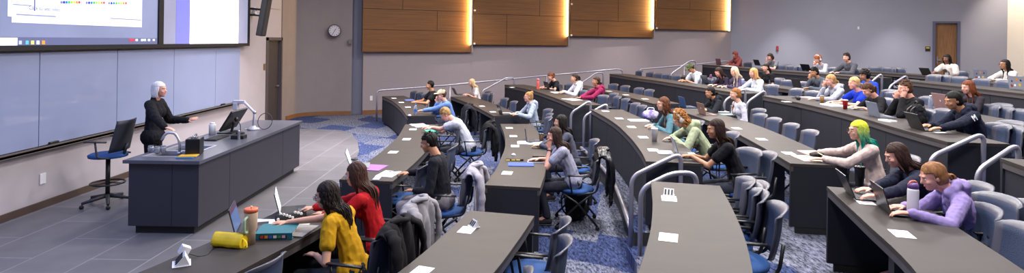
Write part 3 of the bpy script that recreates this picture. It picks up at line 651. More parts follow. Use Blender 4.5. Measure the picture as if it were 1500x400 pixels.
EMPT = {'1a': [(377, .78, 0)], '1b': [(616, .80, 0), (657, .93, 0), (673, .93, 0)],
 '1c': [(604, .80, 0), (613, .85, 0), (620, .85, 0)], '2c': [(710, .8, 0), (716, .95, 0), (737, .85, 0), (750, .85, 0)],
 '2b': [(799, .85, 0), (801, .95, 0), (815, .90, 0)], '2a': [(748, .80, 0), (811.5, .93, .1), (812, .85, 0)],
 '3c': [(852, .8, 0), (882, .85, .2)], '3a': [(1082, .72, 0), (1092, .74, 0), (1101, .80, 0), (1099, .74, 0), (1124, .80, 0)],
 '3b': [(901, .8, 0), (913, .85, 0), (927, .8, 0), (936, .8, 0), (1096, 1.1, .3)],
 '4c': [(897, .8, 0), (914, .8, 0), (934, .8, 0), (949, .8, 0)],
 '4b': [(1081, .85, 0), (1109.5, .8, 0), (1130, .8, 0), (1155, .8, 0), (1182, .8, 0)],
 '4a': [(1430, .78, 0), (1459, 1.05, .25), (1484, .78, 0)],
 '5c': [(935, .8, 0), (951, .8, 0), (963, .8, 0), (974, .8, 0), (989, .8, 0), (1035, .85, 0)],
 '5b': [(1130, .8, 0), (1164, .8, 0), (1188, .8, 0), (1350, .85, .1), (1455, .9, 0), (1473, .9, 0)],
 '6c': [(1135, .8, 0), (1152, .8, 0), (1173, .8, 0)],
 '6b': [(1306, .8, 0), (1357, .8, 0), (1445, .85, 0), (1464, .85, 0), (1490, .85, 0)],
 '7c': [(1144, .8, 0), (1158, .8, 0), (1170, .8, 0), (1255, .8, 0)],
 '7b': [(1366, .8, 0), (1380, .8, 0), (1402, .8, 0), (1435, .8, 0), (1469, .8, 0)],
 '8c': [(1282, .8, 0), (1301, .8, 0), (1315, .8, 0)]}
DK = {'1a': 'the nearest front-row desk', '1b': 'the purple-folder desk', '1c': 'the far front-row desk with the water bottle', '2a': 'the bare bottom-centre desk', '2b': 'the blue-folder desk',
 '2c': 'the desk of the blonde in white', '3a': 'the empty bottom-right-centre desk', '3b': 'the paper-cup desk', '3c': 'the pink-bottle desk', '4a': 'the white-flask desk', '4b': 'the green-haired person\'s desk',
 '4c': 'the empty desk behind the pink-bottle desk', '5a': 'the right edge desk', '5b': 'the navy hoodie man\'s desk', '5c': 'the tall-white-bottle desk', '6b': 'the rose gold laptop desk', '6c': 'the bearded man\'s desk',
 '7b': 'the upper right sticker-laptop desk', '7c': 'the hijab wearer\'s desk', '8b': 'the white-sweater woman\'s desk', '8c': 'the desk before the wooden door'}
ORD = ['first', 'second', 'third', 'fourth', 'fifth', 'sixth', 'seventh', 'eighth', 'ninth', 'tenth']
def ordlab(i, n, what, key, far='far'):
    if n == 1: return f'{what} at {DK[key]}'
    if i == 0: return f'{what} farthest along {DK[key]}'
    if i == n - 1: return f'{what} nearest the camera at {DK[key]}'
    return f'{ORD[i]} {what} from the far end of {DK[key]}'
for key, lst in EMPT.items():
    s = ROWS[key]; S_ = []
    for px, off, rz in lst: S_.append((s.solve(px, off, .85), off, rz))
    S_.sort()
    for i, (d, off, rz) in enumerate(S_):
        p, n, dr = s.at(d, off - .20)
        chair(p, n, ordlab(i, len(S_), 'empty chair', key), s.z + .0, rz, 'empty chairs at ' + DK[key])
# ------------------------------------------------------------------ people
def cap(bm, a, b, ra, rb=None, seg=12, fl=None, fd=None):
    """closed tapered capsule; fl flattens along fd"""
    a, b = V(a), V(b); rb = ra if rb is None else rb; d = b - a; L = max(d.length, 1e-5); d.normalize()
    if fd is not None:
        e = V(fd) - d * V(fd).dot(d); e = e.normalized() if e.length > 1e-4 else d.orthogonal().normalized()
    else: e = d.orthogonal().normalized()
    f = d.cross(e); fl = fl or 1.
    st = [(-ra * math.cos(x), ra * math.sin(x)) for x in (.45, .9, 1.3)] + [(0, ra), (L, rb)] + [(L + rb * math.cos(x), rb * math.sin(x)) for x in (1.3, .9, .45)]
    R = [[bm.verts.new(a + d * t + e * math.cos(k * 2 * PI / seg) * r * fl + f * math.sin(k * 2 * PI / seg) * r) for k in range(seg)] for t, r in st]
    p0 = bm.verts.new(a - d * ra); p1 = bm.verts.new(b + d * rb)
    for i in range(len(R) - 1):
        for k in range(seg): bm.faces.new((R[i][k], R[i][(k + 1) % seg], R[i + 1][(k + 1) % seg], R[i + 1][k]))
    for k in range(seg): bm.faces.new((p0, R[0][(k + 1) % seg], R[0][k])); bm.faces.new((p1, R[-1][k], R[-1][(k + 1) % seg]))
def remesh(bm, voxel, smooth=4, fold=0., fs=14., seed=0):
    bmesh.ops.recalc_face_normals(bm, faces=bm.faces)
    me = bpy.data.meshes.new('t'); bm.to_mesh(me); bm.free(); o = bpy.data.objects.new('t', me); COL.objects.link(o)
    m = o.modifiers.new('r', 'REMESH'); m.mode = 'VOXEL'; m.voxel_size = voxel
    if smooth: q = o.modifiers.new('s', 'SMOOTH'); q.factor = .5; q.iterations = smooth
    dg = bpy.context.evaluated_depsgraph_get(); me2 = bpy.data.meshes.new_from_object(o.evaluated_get(dg))
    bpy.data.objects.remove(o); bpy.data.meshes.remove(me)
    if fold:
        ns = [v.normal.copy() for v in me2.vertices]
        for v, n in zip(me2.vertices, ns):
            c = v.co; k = noise.noise(V((c.x * fs + seed, c.y * fs, c.z * fs * .55))) + .5 * noise.noise(V((c.x * fs * 2.2, c.y * fs * 2.2 + seed, c.z * fs * 1.3)))
            v.co = c + n * fold * (1 - abs(k) * 2.6)
    for p in me2.polygons: p.use_smooth = True
    return me2
def fill(name, me, mat, parent, label=None):
    me.name = name; me.materials.clear(); me.materials.append(mat); return new_obj(name, me, parent, label)
SKIN = {'fair': ('d9a48c', .5), 'light': ('cf9a7f', .5), 'tan': ('b07c5c', .5), 'brown': ('7d5240', .5), 'rosy': ('dba08c', .5), 'deep': ('5e3b2e', .5)}
def skin(k): return M('skin_' + k, SKIN[k][0], .5, var=.04, scale=18)
def dyed(top_, low, z0, z1):
    m = M('hair_dyed', low, .6, spec=.25); nt = m.node_tree; b = nt.nodes['Principled BSDF']; tc = nt.nodes.new('ShaderNodeTexCoord'); sp = nt.nodes.new('ShaderNodeSeparateXYZ'); nt.links.new(tc.outputs['Object'], sp.inputs[0])
    n = nt.nodes.new('ShaderNodeTexNoise'); n.inputs['Scale'].default_value = 22; nt.links.new(tc.outputs['Object'], n.inputs['Vector']); a = nt.nodes.new('ShaderNodeMath'); a.operation = 'MULTIPLY_ADD'; a.inputs[1].default_value = .10; nt.links.new(n.outputs['Fac'], a.inputs[0]); nt.links.new(sp.outputs[2], a.inputs[2])
    mr = nt.nodes.new('ShaderNodeMapRange'); mr.inputs['From Min'].default_value = z0 + .05; mr.inputs['From Max'].default_value = z1 + .05; nt.links.new(a.outputs[0], mr.inputs['Value'])
    r = nt.nodes.new('ShaderNodeValToRGB'); nt.links.new(mr.outputs[0], r.inputs[0]); r.color_ramp.elements[0].color = (*lin(low), 1); r.color_ramp.elements[1].color = (*lin(top_), 1); nt.links.new(r.outputs[0], b.inputs['Base Color']); return m
def hairmat(c, c2=None): return dyed('c9cc18', '0c8a7c', 1.10, 1.30) if c == 'dyed' else M('hair_' + c + (c2 or ''), c, .6, col2=c2 or None, var=0 if c2 else .25, scale=30, stretch=(1, 1, .15), spec=.22, bump=.5, bscale=110)
def cloth(c, var=.08): return M('cloth_' + c, c, .88, var=var, scale=25, bump=.15, bscale=260, spec=.2)
def ik(S, W, l1, l2, pole):
    d = W - S; L = min(d.length, (l1 + l2) * .995); dn_ = d.normalized(); W = S + dn_ * L
    x = (l1 * l1 - l2 * l2 + L * L) / (2 * L); h = math.sqrt(max(0, l1 * l1 - x * x))
    p = pole - dn_ * pole.dot(dn_); p = p.normalized() if p.length > 1e-4 else dn_.orthogonal()
    return S + dn_ * x + p * h, W
def rotm(yaw, pitch, roll=0):   # yaw about Z (+ = to own left), pitch + = look down, roll + = tilt to own right
    return Matrix.Rotation(yaw, 3, 'Z') @ Matrix.Rotation(-pitch, 3, 'X') @ Matrix.Rotation(roll, 3, 'Y')
def person(label, loc, rz, skin_='light', hair=('short', '2a1c16'), top=('3a3a40', 'long'), lean=.16, head=(0, .1, 0), hands=('desk', 'desk'), vox=.009,
           female=True, scale=None, pants='2c2f3a', shoes='2b2b2e', hood=False, glasses=None, extra=None, stand=False, twist=0., desk=.25, drop=0., headphones=None, hat=None, shirt_fold=.004, group=None, mouth=True, sock=None):
    scale = scale or (.93 if female else .96); desk = desk / scale; DZ = .786 / scale
    t = thing('person', label, 'person', loc, rz, group); t.scale = (scale,) * 3
    P = V((0, 0, .565 if not stand else .93)); fem = female
    Rt = Matrix.Rotation(-lean, 3, 'X'); Rw = Matrix.Rotation(twist, 3, 'Z'); RT = Rw @ Rt
    cur = Rw @ Matrix.Rotation(-lean * 1.5 - .04, 3, 'X')
    B = P + RT @ V((0, 0, .22)); C = B + cur @ V((0, 0, .18)); Nk = C + cur @ V((0, -.01, .10)); Nk.z -= drop * .5; C.z -= drop * .4
    HR = Rw @ rotm(head[0], head[1], head[2]); nd = (cur @ V((0, .15, 1))).normalized()
    Hc = Nk + nd * .075 + Rw @ V((0, .03, 0)) + HR @ V((0, .025, .095)); Hc.z -= drop * .5
    sw = .155 if fem else .178
    SL, SR = C + cur @ V((-sw, 0, .065)), C + cur @ V((sw, 0, .065))
    for q in (SL, SR): q.z -= drop * .4
    # --- hands
    arms = []
    for side, S, hk in ((-1, SL, hands[0]), (1, SR, hands[1])):
        lo = .262; up = .30 if fem else .315; pole = V((side * .7, -.5, -.9)); hd = None; pn = V((0, 0, 1)); curl = .5
        if isinstance(hk, tuple): kind, W = hk[0], V(hk[1])
        else: kind, W = hk, None
        if kind == 'desk': W = W or V((side * .12, desk + .10, DZ)); hd = V((-side * .35, 1, -.02)); pole = V((side * .9, -.3, -.5))
        elif kind == 'type': W = W or V((side * .10, desk + .09, DZ + .012)); hd = V((-side * .12, 1, -.08)); curl = .8; pole = V((side * .8, -.4, -.6))
        elif kind == 'fold': W = W or V((side * .03, desk + .07, DZ)); hd = V((-side * 1.0, .35, 0)); pole = V((side * 1, .1, -.4))
        elif kind == 'lap': W = W or V((side * .10, .30, .69)); hd = V((-side * .5, 1, -.1))
        elif kind == 'chin': W = W or Hc + HR @ V((side * .055, .085, -.165)); hd = (Hc + HR @ V((side * .05, .07, -.02)) - W); pn = HR @ V((side * -1, .3, 0)); pole = V((side * .4, .6, -1.2)); curl = .9
        elif kind == 'face': W = W or Hc + HR @ V((side * .085, .10, -.135)); hd = (Hc + HR @ V((side * .085, .04, .02)) - W); pn = HR @ V((side * -1, -.4, 0)); pole = V((side * .5, .5, -1.2)); curl = .5
        elif kind == 'point': hd = V((.3, 1, .1)); pole = V((side * .5, -.6, -1)); curl = .25; pn = V((-side * .5, -.1, .8))
        elif kind == 'down': W = W or V((side * .24, .05, .62)); hd = V((0, .2, -1)); pn = V((-side, 0, 0))
        elif kind == 'rest': hd = V((side * .1, 1, -.3)); pole = V((side * .8, -.5, -.3))
        if isinstance(hk, tuple) and len(hk) > 2: hd = V(hk[2])
        hd.normalize(); E_, W = ik(S, W, up, lo, pole); arms.append((side, S, E_, W, hd, pn, curl))
    r = .92 if fem else 1.05
    # --- legs
    legs = []
    for s in (-1, 1):
        if stand: Hp = P + V((s * .085, 0, -.04)); K = V((s * .095, .02, .50)); A = V((s * .10, -.02, .09))
        else: Hp = P + V((s * .09, .02, -.03)); K = V((s * .11, .44, .50)); A = V((s * .11, .40 + .05 * s, .10))
        legs.append((s, Hp, K, A))
    # --- skin body, one surface
    bm = NB(); X_ = RT @ V((1, 0, 0))
    def torso(bm, g, leng=1.):
        hw = .12 if fem else .12
        cap(bm, P + V((-hw * .55, 0, .0)), P + V((hw * .55, 0, .0)), .115 * r + g)
        cap(bm, P + V((0, 0, .02)), B, (.118 if fem else .135) + g, (.098 if fem else .125) + g, fl=.78, fd=Rw @ V((0, 1, 0)))
        cap(bm, B, C + cur @ V((0, 0, .0)), (.098 if fem else .125) + g, (.110 if fem else .135) + g, fl=.76, fd=Rw @ V((0, 1, 0)))
        cap(bm, C + cur @ V((-sw + .05, 0, .045)), C + cur @ V((sw - .05, 0, .045)), .064 * r + g)
        cap(bm, C + cur @ V((0, 0, .02)), Nk + V((0, 0, -.015)), .085 * r + g, .050 + g * .6)
        if fem:
            for s in (-1, 1): ell(bm, C + cur @ V((s * .055, .058, -.05)), (.06 + g, .048 + g, .062 + g))
    torso(bm, 0)
    cap(bm, Nk - nd * .03, Hc + HR @ V((0, -.02, -.05)), .052 * (1 if fem else 1.15), .05)
    HM = Matrix.Translation(Hc) @ HR.to_4x4() @ Matrix.Scale(.94, 4)
    ell(bm, (0, -.015, .03), (.074, .092, .082), HM, 20, 14); ell(bm, (0, .022, -.02), (.060, .068, .088), HM, 20, 14)
    ell(bm, (0, .042, -.075), (.036, .040, .036), HM); ell(bm, (0, .066, -.085), (.018, .018, .018), HM)
    cap(bm, HM @ V((0, .080, .014)), HM @ V((0, .097, -.024)), .008, .0115); cap(bm, HM @ V((-.03, .070, .028)), HM @ V((.03, .070, .028)), .013)
    for s in (-1, 1):
        ell(bm, (s * .036, .058, -.024), (.024, .022, .022), HM); ell(bm, (s * .074, -.008, -.006), (.010, .018, .030), HM)
    cap(bm, HM @ V((-.014, .076, -.053)), HM @ V((.014, .076, -.053)), .009); cap(bm, HM @ V((-.012, .074, -.064)), HM @ V((.012, .074, -.064)), .009)
    for side, S, E_, W, hd, pn, curl in arms:
        cap(bm, S, E_, .044 * r, .036 * r); cap(bm, E_, W, .037 * r, .024 * r)
        pn = (pn - hd * pn.dot(hd)).normalized(); lat = hd.cross(pn).normalized()
        cap(bm, W, W + hd * .075, .028, .034, fl=.5, fd=pn)
        fr = max(.0082, vox * .9)
        for k in range(4):
            b0 = W + hd * .085 + lat * (k - 1.5) * .019; ln = (.033, .039, .037, .029)[k] if side < 0 else (.029, .037, .039, .033)[k]
            d1_ = (hd - pn * .35 * curl).normalized(); d2_ = (hd - pn * 1.25 * curl).normalized(); spd = lat * (k - 1.5) * .05
            m1 = b0 + (d1_ + spd) * ln; m2 = m1 + (d2_ + spd) * ln * .75; cap(bm, b0 - hd * .02, m1, fr * 1.05, fr, 8); cap(bm, m1, m2, fr, fr * .85, 8)
        ts = lat * (1 if side < 0 else -1); b0 = W + hd * .025 + ts * .022; m1 = b0 + (ts * .8 + hd * .75 - pn * .2).normalized() * .038; cap(bm, b0, m1, .012, fr * 1.1, 8); cap(bm, m1, m1 + (ts * .25 + hd - pn * .25).normalized() * .028, fr * 1.1, fr * .9, 8)
    for s, Hp, K, A in legs:
        cap(bm, Hp, K, .078 * r, .054 * r); cap(bm, K, A, .052 * r, .036 * r); cap(bm, A, A + V((0, .13, -.05)), .034, .028)
    fill('body', remesh(bm, vox, 3), skin(skin_), t)
    # --- face parts
    mWH = M('eye_white', 'd8d2ce', .25); mIR = M('eye_iris', '2b1a14', .2)
    for s in (-1, 1):
        bm = NB(); ell(bm, (s * .030, .0725, .004), (.0125, .0095, .0065), HM, 10, 8); e = obj('eye', bm, mWH, t, smooth=True)
        bm = NB(); ell(bm, (s * .030, .0802, .004), (.0058, .0030, .0060), HM, 8, 6); obj('iris', bm, mIR, e, smooth=True)
        bm = NB(); tube(bm, [HM @ V((s * x, y, z)) for x, y, z in ((.016, .084, .027), (.030, .082, .032), (.046, .071, .027))], .0042, 5, flat=.6); obj('eyebrow', bm, hairmat(hair[1] if hair[1] < 'a' else '5a4030'), t)
    if mouth:
        bm = NB(); tube(bm, [HM @ V((x, y, z)) for x, y, z in ((-.021, .077, -.058), (-.008, .0838, -.0578), (.008, .0838, -.0578), (.021, .077, -.058))], [.003, .006, .006, .003], 6); obj('mouth', bm, M('lips_' + skin_, {'deep': '4a2522', 'brown': '6e3a33', 'tan': '93504a'}.get(skin_, 'b4635c'), .45), t, smooth=True)
    # --- clothes
    sleeve = top[1]; g = top[2] if len(top) > 2 else .012; hoodie = hood
    bm = NB(); torso(bm, g + (.003 if hoodie else 0))
    if sleeve == 'turtle': cap(bm, Nk - nd * .02, Nk + nd * .04, .058)
    for side, S, E_, W, hd, pn, curl in arms:
        g2 = g + (.006 if hoodie else 0)
        if sleeve in ('long', 'turtle'):
            cap(bm, S, E_, .048 * r + g2, .040 * r + g2); cap(bm, E_, W - (W - E_).normalized() * .012, .040 * r + g2, .027 * r + g2 * .8)
        elif sleeve == 'short': cap(bm, S, S.lerp(E_, .55), .050 * r + g2, .048 * r + g2 * 1.3)
        elif sleeve == 'elbow': cap(bm, S, S.lerp(E_, .9), .050 * r + g2, .046 * r + g2 * 1.2)
    if hoodie:
        bk = cur @ V((0, -1, 0))
        for k in range(-3, 4):
            a = k / 3 * 1.9; a2 = (k + 1) / 3 * 1.9; f_ = lambda a: Nk + cur @ V((math.sin(a) * .088, -math.cos(a) * .085 + .015, .03 + .015 * math.cos(a)))
            if k < 3: cap(bm, f_(a), f_(a2), .040, .040)
        cap(bm, Nk + bk * .09 + V((0, 0, .0)), Nk + bk * .12 + V((0, 0, -.12)), .06, .035, fl=1.4, fd=X_)
        cap(bm, Nk + bk * -.0 + cur @ V((-.07, .03, -.01)), Nk + cur @ V((0, .085, -.06)), .026, .024); cap(bm, Nk + cur @ V((.07, .03, -.01)), Nk + cur @ V((0, .085, -.06)), .026, .024)
    nm_ = 'hoodie' if hoodie else ('t_shirt' if sleeve in ('short', 'elbow') else 'shirt'); seed = len(COL.objects) % 97
    sh = fill(nm_, remesh(bm, vox * 1.15, 3, shirt_fold, seed=seed), cloth(top[0]), t)
    bm = NB()
    cap(bm, P + V((-.07, -.01, -.005)), P + V((.07, -.01, -.005)), .124 * r)
    for s, Hp, K, A in legs: cap(bm, Hp, K, .090 * r, .068 * r); cap(bm, K, A + V((0, 0, .03)), .066 * r, .058 * r)
    fill('trousers', remesh(bm, max(vox, .012) * 1.15, 3, .004, 12), cloth(pants), t)
    for s, Hp, K, A in legs:
        bm = NB(); zf = .045; cap(bm, (A.x, A.y - .03, zf + .01), (A.x, A.y + .03, zf + .02), .045, .043); cap(bm, (A.x, A.y + .02, zf), (A.x + s * .01, A.y + .15, zf - .005), .046, .038, fl=.85, fd=(0, 0, 1))
        s1 = fill('shoe', remesh(bm, .010, 2), cloth(shoes), t)
        bm = NB(); tube(bm, [(A.x, A.y - .07, .012), (A.x, A.y + .05, .012), (A.x + s * .01, A.y + .18, .012)], [.04, .045, .034], 10, flat=.28); obj('sole', bm, M('sole_' + ('w' if shoes > '8' else 'd'), 'c9c5c0' if shoes > '8' else '3a3a3c', .7), s1, smooth=True)
    # --- hair
    kind, hc = hair[0], hair[1]; hm_ = hairmat(hc, hair[2] if len(hair) > 2 else None); rnd = random.Random(seed); bm = NB()
    if kind == 'hijab':
        ell(bm, (0, -.012, .035), (.095, .11, .10), HM, 20, 14); ell(bm, (0, -.02, -.06), (.09, .095, .10), HM, 16, 12)
        ell(bm, (0, .0, -.12), (.085, .085, .07), HM, 16, 12); cap(bm, Nk + V((0, -.01, .04)), C + cur @ V((0, .0, .05)), .08, .15)
        me = remesh(bm, vox, 3, .003); 
        inv = HM.inverted()
        for v in me.vertices:
            l = inv @ v.co
            if l.y > .045 and (l.x / .058) ** 2 + ((l.z + .02) / .078) ** 2 < 1: v.co = HM @ V((l.x, l.y - .06, l.z))
        fill('hijab', me, cloth(hc), t)
    else:
        vol = {'curly': .020, 'afro': .03}.get(kind, .009)
        cb = NB(); ell(cb, (0, -.026, .036), (.080 + vol, .090 + vol, .084 + vol), HM, 24, 18)
        if kind != 'short': ell(cb, (0, -.045, -.005), (.078 + vol * .6, .070 + vol, .095), HM, 20, 14)
        else: ell(cb, (0, -.05, .0), (.072, .060, .075), HM, 20, 14)
        me = remesh(cb, max(vox * .8, .007), 2)
        inv = HM.inverted(); fl_ = .035 if kind in ('short', 'buzz') else .03
        for v in me.vertices:
            l = inv @ v.co
            if l.y > .0 and l.z < fl_ + .035 + .03 * math.cos(l.x * 30) * 0 and l.z > -.2:   # open the face
                k = min(1, l.y / .04); l.y -= k * (l.y + .012) * 1.0 if l.z < .052 else 0; v.co = HM @ l
        ns = [v.normal.copy() for v in me.vertices]
        for v, n in zip(me.vertices, ns):
            l = inv @ v.co; a = math.atan2(l.x, -l.y + .02) if kind not in ('curly', 'afro') else l.x * 20
            q = noise.noise(V((a * 9 + seed, l.z * (6 if kind not in ('curly', 'afro') else 40), l.y * 20)))
            v.co += n * (.006 if kind not in ('curly', 'afro') else .016) * q
        hp = fill('hair', me, hm_, t, f'{"short" if kind in ("short","buzz") else kind.split("_")[0]} hair')
        bm = NB(); any_ = False
        def lock(p, r0, w=0., n_=None):
            pts = catmull(p, 4)
            pts = [q + V((rnd.uniform(-w, w), rnd.uniform(-w, w), rnd.uniform(-w, w) * .4)) for q in pts]; m_ = len(pts)
            tube(bm, pts, [r0 * (1 - .75 * (i / (m_ - 1)) ** 2) * (.7 if i == 0 else 1) for i in range(m_)], 6, flat=.6)
        if kind in ('long', 'wavy', 'curlylong', 'braid', 'ponytail', 'bob', 'bun', 'messy', 'curly', 'afro', 'short', 'lowpony'): any_ = True
        down = Rw @ V((0, 0, -1)); L_ = {'long': .40, 'wavy': .40, 'curlylong': .36, 'bob': .15}.get(kind, 0)
        if L_:
            for j in range(46 if L_ > .2 else 34):
                a = (j / (45 if L_ > .2 else 33) * 2 - 1) * 2.05; rr_ = rnd.uniform(.75, 1.12)
                p0 = HM @ V((.055 * math.sin(a), -.02 - .055 * math.cos(a), .095)); p1 = HM @ V((.088 * math.sin(a), -.022 - .09 * math.cos(a), .02)); p2 = HM @ V((.096 * math.sin(a), -.03 - .085 * math.cos(a), -.085 if L_ > .2 else -.07))
                ll = L_ * rnd.uniform(.8, 1.1); out = cur @ V((math.sin(a) * .06, -.085 * math.cos(a) - .02, 0)) * rr_
                if abs(a) > 1.45 and L_ > .2 and kind != 'curlylong': out = cur @ V((math.sin(a) * .06, .06, 0))
                if L_ > .2: q = [p0, p1, p2, Nk + out + V((0, 0, -.01)), Nk + out * 1.25 + V((0, 0, -ll * .5)), Nk + out * 1.3 + V((0, -.0, -ll * .85))]
                else: q = [p0, p1, p2, p2 + V((0, 0, -.045)) + HM.to_3x3() @ V((-math.sin(a) * .012, .01, 0))]
                lock(q, .0125 if kind != 'curlylong' else .017, {'long': .003, 'wavy': .009, 'curlylong': .022}.get(kind, .002))
        if kind == 'curlylong' or kind in ('curly', 'afro'):
            for j in range(130 if kind != 'curly' else 100):
                a = rnd.uniform(-2.2, 2.2); b_ = rnd.uniform(-.6, 1.45); R_ = 1.14 if kind == 'curlylong' else 1.08
                c_ = HM @ V((.092 * R_ * math.sin(a) * math.cos(b_), -.03 - .10 * math.cos(a) * math.cos(b_), .035 + .10 * math.sin(b_) * R_)); rr = rnd.uniform(.012, .022)
                ell(bm, c_, (rr, rr, rr), None, 7, 6)
        if kind in ('ponytail', 'lowpony', 'braid'):
            z = .04 if kind == 'ponytail' else -.03
            s_ = HM @ V((0, -.115, z)); ell(bm, s_, (.026, .026, .026))
            if kind == 'braid':
                sd_ = 1 if rnd.random() < 2 else -1; q = [HM @ V((.06 * sd_, -.05, -.06)), Nk + cur @ V((.10 * sd_, .02, .03)), Nk + cur @ V((.10 * sd_, .10, -.08)), Nk + cur @ V((.09 * sd_, .12, -.20)), Nk + cur @ V((.09 * sd_, .11, -.30))]
                pp_ = catmull(q, 5)
                for i_, c_ in enumerate(pp_): rr = .021 * (1 - .4 * i_ / len(pp_)); ell(bm, c_ + V((.006 * (-1) ** i_, 0, 0)), (rr, rr, rr * 1.1), None, 8, 6)
            else:
                for j in range(16): w_ = HR @ V((rnd.uniform(-.03, .03), rnd.uniform(-.02, .02), 0)); lock([HM @ V((0, -.10, z)), s_ + w_ * .6 + HR @ V((0, -.03, 0)), s_ + w_ + HR @ V((0, -.055, 0)) + V((0, 0, -.08)), s_ + w_ * 1.2 + HR @ V((0, -.03, 0)) + V((0, 0, -.20))], .012, .004)
        if kind == 'bun':
            c0 = HM @ V((0, -.09, .10)); ell(bm, c0, (.042, .042, .038))
            for j in range(16): a, b_ = rnd.uniform(0, 6.3), rnd.uniform(-.5, 1.4); ell(bm, c0 + V((math.cos(a) * math.cos(b_), math.sin(a) * math.cos(b_), math.sin(b_))) * .034, (.014,) * 3, None, 6, 5)
        if kind in ('messy', 'short'):
            n_ = 60 if kind == 'messy' else 44
            for j in range(n_):
                a = rnd.uniform(-2.6, 2.6); b_ = rnd.uniform(.35, 1.4); k = HM @ V((.072 * math.sin(a) * math.cos(b_), -.02 - .08 * math.cos(a) * math.cos(b_), .04 + .078 * math.sin(b_)))
                o_ = HR @ V((math.sin(a) * .8 + rnd.uniform(-.5, .5), -math.cos(a) * .5 + .5 + rnd.uniform(-.4, .4), .2 * math.sin(b_) + .15)); o_.normalize(); l_ = .038 if kind == 'messy' else .024
                lock([k, k + o_ * l_ * .6 + HR @ V((0, 0, .008)), k + o_ * l_], .011)
        if len(bm.verts): obj('hair_locks', bm, hairmat(hair[3]) if len(hair) > 3 else hm_, hp, smooth=True)
        else: bm.free()
        if hair[0] == 'buzz': pass
    if glasses:
        bm = NB()
        for s in (-1, 1): tube(bm, [HM @ V((s * .031 + .021 * math.cos(k * PI / 6), .102 - .004 * abs(math.cos(k * PI / 6)), .002 + .017 * math.sin(k * PI / 6))) for k in range(13)], .0022, 5); tube(bm, [HM @ V((s * .052, .098, .006)), HM @ V((s * .078, .0, .006))], .002, 5)
        tube(bm, [HM @ V((-.010, .103, .004)), HM @ V((.010, .103, .004))], .0022, 5); obj('glasses', bm, M('glasses_' + glasses, glasses, .3), t)
    if headphones:
        bm = NB(); tube(bm, [HM @ V((.098 * math.cos(a), -.01, .035 + .105 * math.sin(a))) for a in [k * PI / 12 for k in range(13)]], .012, 8, flat=1.5); hb = obj('headphones', bm, M('headph_' + headphones, headphones, .4), t, smooth=True)
        for s in (-1, 1): bm = NB(); ell(bm, (s * .098, -.005, .0), (.024, .042, .046), HM); obj('ear_cup', bm, M('headph_' + headphones, headphones, .4), hb, smooth=True)
    if hat:
        bm = NB(); ell(bm, (0, -.012, .045), (.093, .108, .092), HM, 20, 14); me = remesh(bm, .009, 2); inv = HM.inverted()
        for v in me.vertices:
            l = inv @ v.co
            if l.z < .045: l.z = .045 + (l.z - .045) * .12; v.co = HM @ l
        hh = fill('cap', me, M('cap_' + hat[0], hat[0], .9, col2=hat[1] if len(hat) > 1 else None, scale=35), t)
        bm = NB(); tube(bm, [HM @ V((0, .06, .05)), HM @ V((0, .12, .052)), HM @ V((0, .165, .045))], [.085, .078, .05], 16, flat=.08); obj('brim', bm, M('cap_' + hat[0], hat[0]), hh, smooth=True)
    t_info = dict(t=t, HM=HM, Nk=Nk, C=C, cur=cur, arms=arms, Rw=Rw, P=P)
    return t_info
PEOPLE = {}
def sit(key, px, hoff, label, chairlab, along=0., dd_=None, rz=0., h=1.15, chair_=True, chx=.04, **kw):
    """seat a person at desk block key so that the head stands in photo column px, hoff metres behind the desk front"""
    s = ROWS[key]; d = (s.solve(px, hoff, h) if dd_ is None else dd_) + along; l = kw.get('lean', .16)
    fwd = .95 * (.22 * math.sin(l) + .28 * math.sin(1.5 * l + .04) + .08 + .02 * (kw.get('head', (0, .1, 0))[1])); off = hoff + fwd
    p, n, dr = s.at(d, off); ang = math.atan2(n.x, -n.y) + rz
    q = V((p.x, p.y, s.z)); inv = (Matrix.Translation(q) @ Matrix.Rotation(ang, 4, 'Z') @ Matrix.Scale(kw.get('scale') or (.93 if kw.get('female', True) else .96), 4)).inverted()
    hs = []
    for hk in kw.get('hands', ('desk', 'desk')):
        if isinstance(hk, tuple) and len(hk[1]) == 4:                # ('kind', ('px', x, y, z above this floor))
            _, x, y, z = hk[1]; hk = (hk[0], tuple(inv @ G(x, y, s.z + z))) + tuple(hk[2:])
        hs.append(hk)
    kw['hands'] = tuple(hs)
    inf = person(label, q, ang, desk=off - .60, **kw); inf.update(pos=q, ang=ang, seg=s, d=d, off=off, n=n)
    if chair_:
        inf['chair'] = chair(s.at(d, off + chx)[0], n, 'chair taken by the ' + chairlab, s.z, rz, 'chairs people sit on')
    PEOPLE[chairlab] = inf
    return inf
FA, NE = 'far', 'near'
VN, VM, VF = .0062, .0085, .0115                                     # surface detail near / middle / far
# ---- the lecturer
lp = V((-4.87, 8.15, 0)); la = -PI / 2 + .12; li = (Matrix.Translation(lp) @ Matrix.Rotation(la, 4, 'Z') @ Matrix.Scale(.97, 4)).inverted()
g1 = li @ D(275, 176, 8.42); g2 = li @ G(258, 213, .905)
LEC = person('person with a silver bob in black turtleneck standing behind the podium, one hand held out', lp, la, 'rosy', ('bob', 'c3bfc6', 'e2dee2'), ('17171c', 'turtle', .026), lean=.02,
             head=(-.12, .02, 0), hands=(('point', tuple(g1), (.15, 1, .25)), ('rest', tuple(g2), (.0, 1, -.25))), vox=VN, pants='15151a', shoes='1a1a1c', stand=True, scale=.97)
